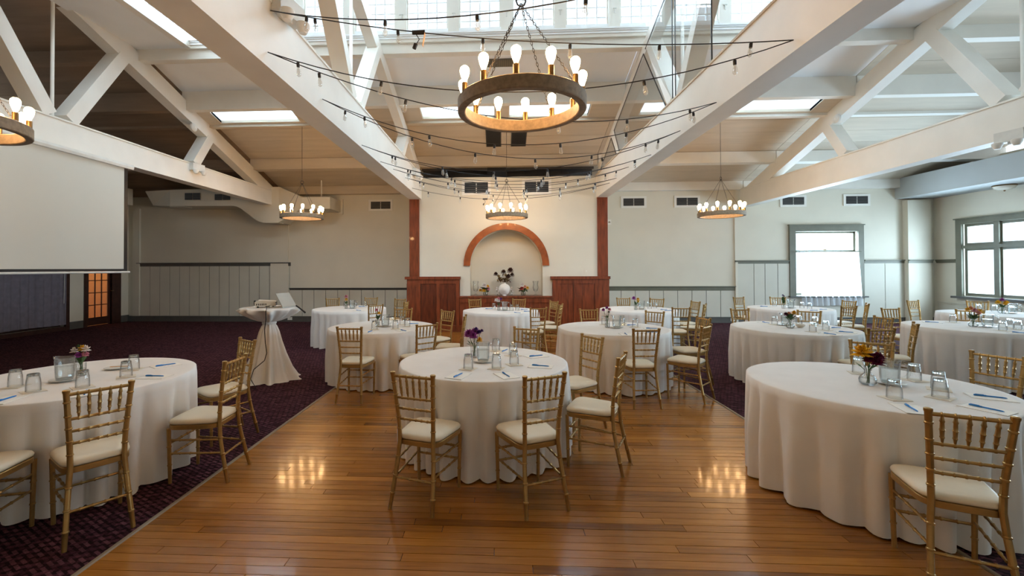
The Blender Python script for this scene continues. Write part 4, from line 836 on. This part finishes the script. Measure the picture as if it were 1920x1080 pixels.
# bowl and saucer
for t, nm, lab in (('T9', 'bowl', 'small cream bowl beside the flowers on the table near the curtained window'),):
    x, y = BOWL[t]; x += .0 if t == 'T9' else .17; y -= .10 if t == 'T7' else .02
    b_ = MB().lathe([(.025, 0), (.032, .004), (.05, .02), (.058, .035), (.056, .036), (.045, .02), (.02, .008), (.0, .007)], 24, cap1=False).build('bowl', paint('cream_china_'+t, (.66, .58, .46), .3)); b_.location = (x, y, ZT_); tag(b_, lab, 'bowl')
    MB().lathe([(.056, .0345), (.059, .036), (.056, .0375)], 24, cap0=False, cap1=False).build('bowl_rim', PLATE, b_)
x, y = -3.30, 3.62
s_ = copy_tree(sau); s_.location = (x, y, ZT_); tag(s_, 'white saucer with a brown stirrer on the table by the projection screen', 'saucer', 'saucers under the pitchers')
o = empty('wooden_stirrer', (x+.02, y, ZT_+.019), .25, label='brown wooden stirrer resting on a saucer by the screen', cat='stirrer'); MB().tube([(-.07, 0, 0), (.08, 0, 0)], .004, 6).build('stick', TAG, o); MB().lathe([(.003, 0), (.007, .003), (.003, .006)], 8, (-.07, 0, -.003)).build('tip', TAG, o)

# ---------------------------------------------------------------- flowers
def blossom(c, r, n, layers, seed, tilt=(0, 0)):
    rr = random.Random(seed); mb = MB(); c = Vector(c)
    for l in range(layers):
        el = -.35+1.55*l/max(1, layers-1); k = max(5, int(n*(1-.45*l/layers)))
        for i in range(k):
            a = 2*PI*(i+.5*(l % 2))/k+rr.uniform(-.1, .1); d = Vector((math.cos(a)*math.cos(el), math.sin(a)*math.cos(el), math.sin(el))); s_ = Vector((-math.sin(a), math.cos(a), 0)); u = d.cross(s_)
            R_ = r*rr.uniform(.88, 1.1); w_ = R_*min(.55, 3.2/k)
            p = [c, c+d*R_*.55+s_*w_-u*R_*.06, c+d*R_+u*R_*.05, c+d*R_*.55-s_*w_-u*R_*.06]; n0 = len(mb.v)
            mb.v += [tuple(q) for q in p]+[tuple(c+d*R_*.55+u*R_*.12)]; mb.f += [(n0, n0+1, n0+4), (n0+1, n0+2, n0+4), (n0+2, n0+3, n0+4), (n0+3, n0, n0+4)]
    return mb
def leaf(base, tip, w_):
    b_ = Vector(base); t_ = Vector(tip); d = t_-b_; s_ = d.cross(Vector((0, 0, 1))).normalized()*w_; m_ = b_+d*.5+Vector((0, 0, w_*.5)); mb = MB()
    mb.v = [tuple(b_), tuple(m_+s_), tuple(t_), tuple(m_-s_), tuple(m_+Vector((0, 0, -w_*.3)))]; mb.f = [(0, 1, 4), (1, 2, 4), (2, 3, 4), (3, 0, 4)]; return mb
def flower_vase(loc, label, flowers, leaves, shape='cyl', h=.105, grp=True, sc=1, seed=1):
    v = empty('flower_vase', loc, label=label, cat='vase', group='vases of flowers on the round tables' if grp else None); v.scale = (sc,)*3
    pr = {'cyl': [(.03, 0), (.034, .004), (.034, h)], 'bud': [(.036, 0), (.05, .015), (.053, .04), (.04, .068), (.02, .085), (.019, .1), (.026, .112)], 'jar': [(.04, 0), (.048, .01), (.05, .06), (.038, .09), (.04, .105)]}[shape]
    inn = [(max(.004, r_-.003), z+(.004 if i == 0 else 0)) for i, (r_, z) in enumerate(pr)][::-1]
    MB().lathe(pr+inn, 20, cap1=True).build('vase_glass', GLASS, v, ang=60)
    zw = .06 if shape == 'cyl' else .05
    MB().lathe([(max(.004, pr[0][0]-.004), .006)]+[(r_-.004, z) for r_, z in pr[1:-1] if z < zw]+[((pr[2][0] if shape != 'cyl' else .034)-.005, zw)], 16).build('water', WATER, v)
    rr = random.Random(seed)
    for k, (x, y, z, r_, mt, n, ly) in enumerate(flowers):
        r_ *= 1.12; ly += 1
        MB().tube([(rr.uniform(-.012, .012), rr.uniform(-.012, .012), .012), (x*.25, y*.25, h), (x*.8, y*.8, z-.02), (x, y, z)], .0028, 5).build('stem', STEM, v)
        blossom((x, y, z), r_, n, ly, seed*7+k).build('blossom', mt, v, smooth=False)
        if n > 12 and mt in (YELLOW, WHITEP): MB().lathe([(r_*.3, 0), (r_*.3, r_*.12), (r_*.1, r_*.2)], 10, (x, y, z+r_*.1)).build('flower_eye', YELLOW, v)
    for (x, y, z, w_) in leaves: leaf((x*.3, y*.3, max(h, z-.06)), (x, y, z), w_).build('leaf', LEAF, v, smooth=False)
    return v
def L8(n, r, z0, z1, seed, w_=.016):
    n = int(n*1.6); w_ *= 1.25; rr = random.Random(seed); return [(r*rr.uniform(.6, 1)*math.cos(2*PI*i/n+rr.random()), r*rr.uniform(.6, 1)*math.sin(2*PI*i/n+rr.random()), rr.uniform(z0, z1), w_) for i in range(n)]
V = lambda t: (*VASES[t], ZT_)
flower_vase(V('T1'), 'clear vase of daisies and pink blooms by the projection screen', [(-.06, 0, .20, .028, WHITEP, 16, 2), (.0, .01, .215, .03, YELLOW, 16, 2), (.05, -.01, .215, .032, WHITEP, 18, 2), (.035, 0, .17, .026, PINK, 8, 3), (-.005, -.02, .165, .028, PURPLE, 8, 3), (-.035, .01, .235, .014, LEAF, 8, 2)], L8(5, .06, .13, .17, 2), seed=2)
flower_vase(V('T2'), 'clear vase of purple chrysanthemums with a yellow bloom', [(-.05, 0, .215, .05, PURPLE, 20, 4), (.01, .02, .235, .045, PURPLE, 20, 4), (-.005, -.04, .205, .042, PURPLE, 20, 4), (.05, 0, .24, .022, VIOLET, 7, 4), (.075, .01, .25, .018, VIOLET, 7, 4), (.02, 0, .27, .018, VIOLET, 7, 4), (.055, -.03, .165, .03, YELLOW, 14, 3)], [(-.08, 0, .13, .016), (-.07, .02, .16, .014), (-.03, -.03, .16, .014), (.04, .02, .17, .014)], seed=3)
flower_vase(V('T3'), 'clear bud vase with a yellow daisy and burgundy blooms', [(-.02, .02, .225, .06, YELLOW, 22, 3), (.02, 0, .18, .045, BURG, 8, 4), (.075, 0, .19, .042, BURG, 8, 4), (.045, -.03, .165, .04, BURG, 8, 4), (.07, .03, .155, .03, YELLOW, 14, 3)], [(-.09, .0, .165, .014), (-.06, .02, .14, .014), (.09, .02, .14, .014), (.0, -.02, .15, .012)], 'bud', .11, seed=4)
flower_vase(V('T4'), 'clear vase of pink and yellow blooms nearest the projector stand', [(-.02, 0, .235, .028, PINK, 12, 3), (.02, 0, .19, .028, YELLOW, 12, 3), (-.035, .01, .20, .018, WHITEP, 10, 2)], L8(5, .045, .13, .18, 5), seed=5)
flower_vase(V('T5'), 'clear vase of tall mauve flowers', [(-.055, 0, .245, .03, PURPLE, 12, 3), (-.005, .01, .275, .028, PURPLE, 12, 3), (.03, 0, .25, .028, PINK, 10, 3), (.025, .02, .215, .018, BURG, 8, 3)], [(-.09, 0, .17, .013), (.0, .03, .18, .015), (.035, -.01, .2, .015), (-.03, 0, .15, .014), (.04, 0, .13, .014)], seed=6)
flower_vase(V('T6'), 'clear vase with pink and yellow blooms along the brown wainscot', [(0, 0, .245, .045, PINK, 14, 3), (.01, -.02, .19, .038, YELLOW, 14, 3)], L8(6, .05, .12, .18, 7), seed=7)
flower_vase(V('T7'), 'clear vase of pale pink flowers before the niche', [(-.045, 0, .20, .045, WHITEP, 14, 3), (.0, 0, .225, .042, PINK, 14, 3), (-.01, -.03, .19, .04, WHITEP, 12, 3), (.04, .01, .225, .032, VIOLET, 10, 3)], L8(4, .05, .12, .17, 8), seed=8)
flower_vase(V('T8'), 'clear vase with mauve and yellow flowers along the white wainscot', [(-.04, 0, .225, .045, PURPLE, 14, 3), (.045, 0, .205, .038, YELLOW, 14, 3), (.05, 0, .16, .03, YELLOW, 12, 3), (0, 0, .18, .03, WHITEP, 10, 2)], L8(6, .06, .12, .19, 9), seed=9)
flower_vase(V('T9'), 'clear bud vase with one yellow bloom and dark leaves', [(.055, 0, .205, .038, YELLOW, 14, 3), (-.06, 0, .19, .03, BURG, 8, 3), (.0, .02, .2, .026, PEACH, 8, 3)], L8(10, .085, .14, .23, 10, .018), 'bud', .11, seed=10)
flower_vase(V('T10'), 'clear vase of dark green sprigs by the curtained window', [(-.01, 0, .27, .02, VIOLET, 8, 3), (.02, .01, .25, .018, VIOLET, 8, 3)], L8(12, .045, .12, .25, 11, .018), seed=11)
flower_vase(V('T11'), 'clear bud vase crowded with orange and pink flowers', [(-.07, 0, .235, .036, YELLOW, 14, 3), (-.02, .01, .25, .036, PEACH, 12, 3), (.02, 0, .225, .038, PINK, 12, 3), (.085, 0, .21, .042, YELLOW, 14, 3), (.05, -.03, .19, .034, PEACH, 12, 3)], L8(12, .10, .12, .2, 12, .02), 'bud', .11, seed=12)
flower_vase(V('T12'), 'clear bud vase with a magenta bloom between yellow flowers', [(0, 0, .24, .04, PURPLE, 14, 3), (-.065, 0, .195, .045, YELLOW, 14, 3), (.075, 0, .19, .045, YELLOW, 14, 3), (.03, -.02, .17, .035, YELLOW, 12, 3)], L8(10, .08, .11, .18, 13, .018), 'bud', .11, seed=13)

# niche display
YN = DC+.16; ZN = .906
nv = empty('ceramic_vase', (.09, YN, ZN), label='round flat white ceramic vase with ring grooves in the niche', cat='vase')
mb = MB(); n = 40; prof_ = [(0.001, .07), (.03, .074), (.034, .068), (.06, .07), (.064, .064), (.09, .063), (.094, .057), (.125, .05), (.15, .03), (.158, 0), (.15, -.03), (.125, -.05), (.06, -.07), (.001, -.07)]
b0 = len(mb.v)
for r_, yy in prof_: mb.v += [(r_*math.cos(2*PI*j/n), -yy, .152+r_*math.sin(2*PI*j/n)) for j in range(n)]
for i in range(len(prof_)-1): mb.f += [(i*n+j, i*n+(j+1) % n, (i+1)*n+(j+1) % n, (i+1)*n+j) for j in range(n)]
mb.build('vase_body', PLATE, nv, ang=70); MB().lathe([(.05, .285), (.034, .305), (.03, .325), (.04, .34), (.034, .34), (.024, .32)], 20, cap0=False).build('vase_neck', PLATE, nv)
MB().lathe([(.06, 0), (.055, .012), (.03, .014)], 16).build('vase_foot', PLATE, nv)
dm = empty('dried_bouquet', (.09, YN, ZN+.3), label='dried brown magnolia branches with ochre leaves in the white niche vase', cat='flowers'); rr = random.Random(8)
for k, (x, z, r_) in enumerate(((.155, .34, .095), (-.02, .31, .075), (-.22, .255, .07), (.20, .235, .07), (.10, .20, .06))):
    MB().tube([(0, 0, .0), (x*.3, 0, z*.45), (x, -.02, z-.02)], .006, 5).build('twig', OCHRE, dm); blossom((x, -.03, z-.02), r_*1.1, 10, 4, 40+k).build('blossom', DRIED, dm, smooth=False)
for k in range(64):
    x = rr.uniform(-.27, .2); z = rr.uniform(.06, .30)*(1 if x > -.1 else .8); b_ = Vector((x*.6, 0, z*.6)); t_ = b_+Vector((rr.uniform(-.11, .11), rr.uniform(-.06, .0), rr.uniform(-.05, .11)))
    leaf(b_, t_, .042).build('leaf', OCHRE if k % 3 else DRIED, dm, smooth=False)
for x, fl_, lab, sd in ((-.40, [(-.02, -.03, .20, .06, WHITEP, 12, 3), (.06, -.04, .13, .05, PINK, 12, 3), (-.03, -.05, .10, .05, YELLOW, 12, 3), (.05, 0, .18, .045, YELLOW, 12, 3), (-.11, 0, .10, .04, YELLOW, 10, 3)], 'glass jar of mixed yellow and pink flowers, screen side of the white vase', 60), (.575, [(-.02, -.03, .21, .06, WHITEP, 12, 3), (-.03, -.05, .14, .055, REDP, 12, 3), (.03, -.03, .17, .05, PEACH, 12, 3), (.09, -.02, .15, .045, YELLOW, 12, 3)], 'glass jar of red and white flowers, window side of the white vase', 61)):
    flower_vase((x, YN, ZN), lab, fl_, L8(16, .14, .06, .19, sd, .03), 'jar', .105, False, 1.2, sd)
for x, lab in ((-.655, 'tall clear glass hurricane at the screen end of the niche'), (.895, 'tall clear glass hurricane at the window end of the niche')):
    o = empty('glass_hurricane', (x, YN, ZN), label=lab, cat='candle holder', group='glass hurricanes in the niche')
    MB().lathe([(.06, 0), (.055, .01), (.018, .03), (.016, .09), (.05, .12), (.062, .16)], 20, cap1=False).build('glass_foot', GLASS, o)
    MB().lathe([(.05, .12), (.075, .2), (.06, .29), (.075, .37), (.073, .37), (.058, .29), (.073, .2), (.048, .122)], 20, cap0=False, cap1=False).build('glass_chimney', GLASS, o)
for x, lab, sd in ((-.09, 'little sprig of white blossoms, screen side of the white vase', 70), (.285, 'little sprig of white blossoms, window side of the white vase', 71)):
    o = empty('white_sprig', (x, YN-.06, ZN), label=lab, cat='flowers', group='white sprigs beside the niche vase')
    for k in range(4): z = .05+.05*k; xx = .02*math.sin(k*2); MB().tube([(0, 0, 0), (xx*.5, 0, z*.5), (xx, -.01, z)], .003, 5).build('stem', STEM, o); blossom((xx, -.01, z), .035, 8, 2, sd+k).build('blossom', WHITEP, o, smooth=False)

# ---------------------------------------------------------------- projector stand
CX, CY = -3.37, 6.22
o = empty('cocktail_table', (CX, CY, 0), label='tall cocktail table in a white cloth tied at the stem', cat='table')
rr = random.Random(4); n = 120; prof_ = [(.0, 1.052), (.30, 1.052), (.385, 1.050), (.395, 1.04), (.39, 1.015), (.335, .965), (.24, .905), (.15, .865), (.085, .845), (.072, .83), (.075, .815), (.10, .78), (.13, .70), (.165, .55), (.215, .36), (.275, .16), (.335, .03), (.36, .008)]
mb = MB()
for i, (r_, z) in enumerate(prof_):
    A = 0 if z > 1.02 else .10 if z > .86 else .06 if z > .8 else .05+.22*(.8-z)*.35
    for j in range(n):
        a = 2*PI*j/n; f = math.sin(11*a+.8)+.6*math.sin(7*a+2)+.5*math.sin(17*a+1); sp = 1+.22*max(0, .5-z)*math.cos(a*2-.6)
        mb.v.append((r_*(1+A*f)*math.cos(a)*sp, r_*(1+A*f)*math.sin(a)*sp, z))
for i in range(len(prof_)-1): mb.f += [(i*n+j, (i+1)*n+j, (i+1)*n+(j+1) % n, i*n+(j+1) % n) for j in range(n)]
mb.build('tablecloth', CLOTH, o, ang=180)
MB().lathe([(.09, .81), (.098, .825), (.098, .84), (.09, .852)], 24, cap0=False, cap1=False).build('tie_band', CLOTH, o)
MB().lathe([(.37, 1.02), (.378, 1.03), (.37, 1.042)], 32).build('tabletop', PALEGREY, o); MB().tube([(0, 0, .02), (0, 0, 1.03)], .03, 10).build('pedestal', GREYMETAL, o)
ZC = 1.054
p = empty('projector', (CX-.06, CY+.02, ZC), R(24), label='white projector on the cocktail table aimed toward the screen', cat='projector')
MB().prism([(-.135, -.11, .022), (.135, -.11, .022), (.14, -.11, .05), (.13, -.11, .085), (-.10, -.11, .105), (-.14, -.11, .08)], (0, .22, 0)).build('case', PALEGREY, p, smooth=False)
MB().lathe([(.035, 0), (.035, .02), (.03, .024)], 16, (0, 0, 0)).build('lens', BLACK, p).matrix_local = Matrix.Translation((-.138, .03, .065)) @ Matrix.Rotation(R(-90), 4, 'Y')
MB().box(.134, -.1, .028, .1415, .1, .078).build('port_panel', BLACK, p, smooth=False); MB().box(.14, -.09, .032, .1435, -.04, .06).build('port', BLUE, p, smooth=False)
for k in range(6): MB().box(-.12+.024*k, -.113, .035, -.108+.024*k, -.109, .06).build('vent_slot', BLACK, p, smooth=False)
for x, y in ((-.10, -.08), (.10, -.08), (0, .08)): MB().lathe([(.014, 0), (.012, .024)], 10, (x, y, 0)).build('foot', BLACK, p)
l = empty('laptop', (-3.16, 6.21, ZC), R(-103), label='half open silver laptop at the edge of the cocktail table', cat='laptop')
MB().box(-.14, -.11, 0, .14, .11, .014).build('keyboard_base', LAPTOPM, l, smooth=False); MB().box(-.12, -.09, .014, .12, .04, .0155).build('keyboard', BLACK, l, smooth=False)
lid = MB().box(-.14, -.004, 0, .14, .004, .225).build('lid', LAPTOPM, l, smooth=False); lid.matrix_local = Matrix.Translation((0, .11, .016)) @ Matrix.Rotation(R(33), 4, 'X')
MB().box(-.13, -.0055, .012, .13, -.004, .213).build('screen_panel', BLACK, lid, smooth=False)
c = MB().tube([(CX+.06, CY-.10, ZC+.03), (CX+.10, CY-.25, ZC+.025), (CX+.16, CY-.385, ZC-.02), (CX+.17, CY-.40, .92), (CX+.14, CY-.38, .78), (CX+.14, CY-.36, .60), (CX+.16, CY-.36, .46), (CX+.14, CY-.38, .36), (CX+.0, CY-.40, .24), (CX-.02, CY-.44, .12), (CX+.08, CY-.48, .008), (CX-.05, CY-.52, .008), (CX-.22, CY-.45, .008)], .006, 6).build('power_cable', BLACK); tag(c, 'black cable hanging from the cocktail table down to the carpet', 'cable')
MB().tube([(CX-.22, CY-.45, .01), (CX-.27, CY-.43, .012)], .012, 6).build('plug', BLACK, c)
c = MB().tube([(CX+.385, CY+.03, ZC+.02), (CX+.44, CY+.0, ZC-.005), (CX+.54, CY-.05, ZC-.06)], .011, 6).build('cable_stub', BLACK); tag(c, 'stiff black cable sticking out past the laptop', 'cable'); MB().tube([(CX+.53, CY-.045, ZC-.055), (CX+.56, CY-.06, ZC-.072)], .013, 6).build('plug', BLACK, c)
c = MB().tube([(CX-.42, CY-.30, .01), (CX-.36, CY-.33, .09), (CX-.27, CY-.35, .12), (CX-.2, CY-.36, .09), (CX-.17, CY-.37, .01)], .007, 6).build('floor_cable', BLACK); tag(c, 'looped black cable on the carpet under the cocktail table', 'cable'); MB().tube([(CX-.43, CY-.3, .012), (CX-.40, CY-.31, .02)], .013, 6).build('plug', BLACK, c)
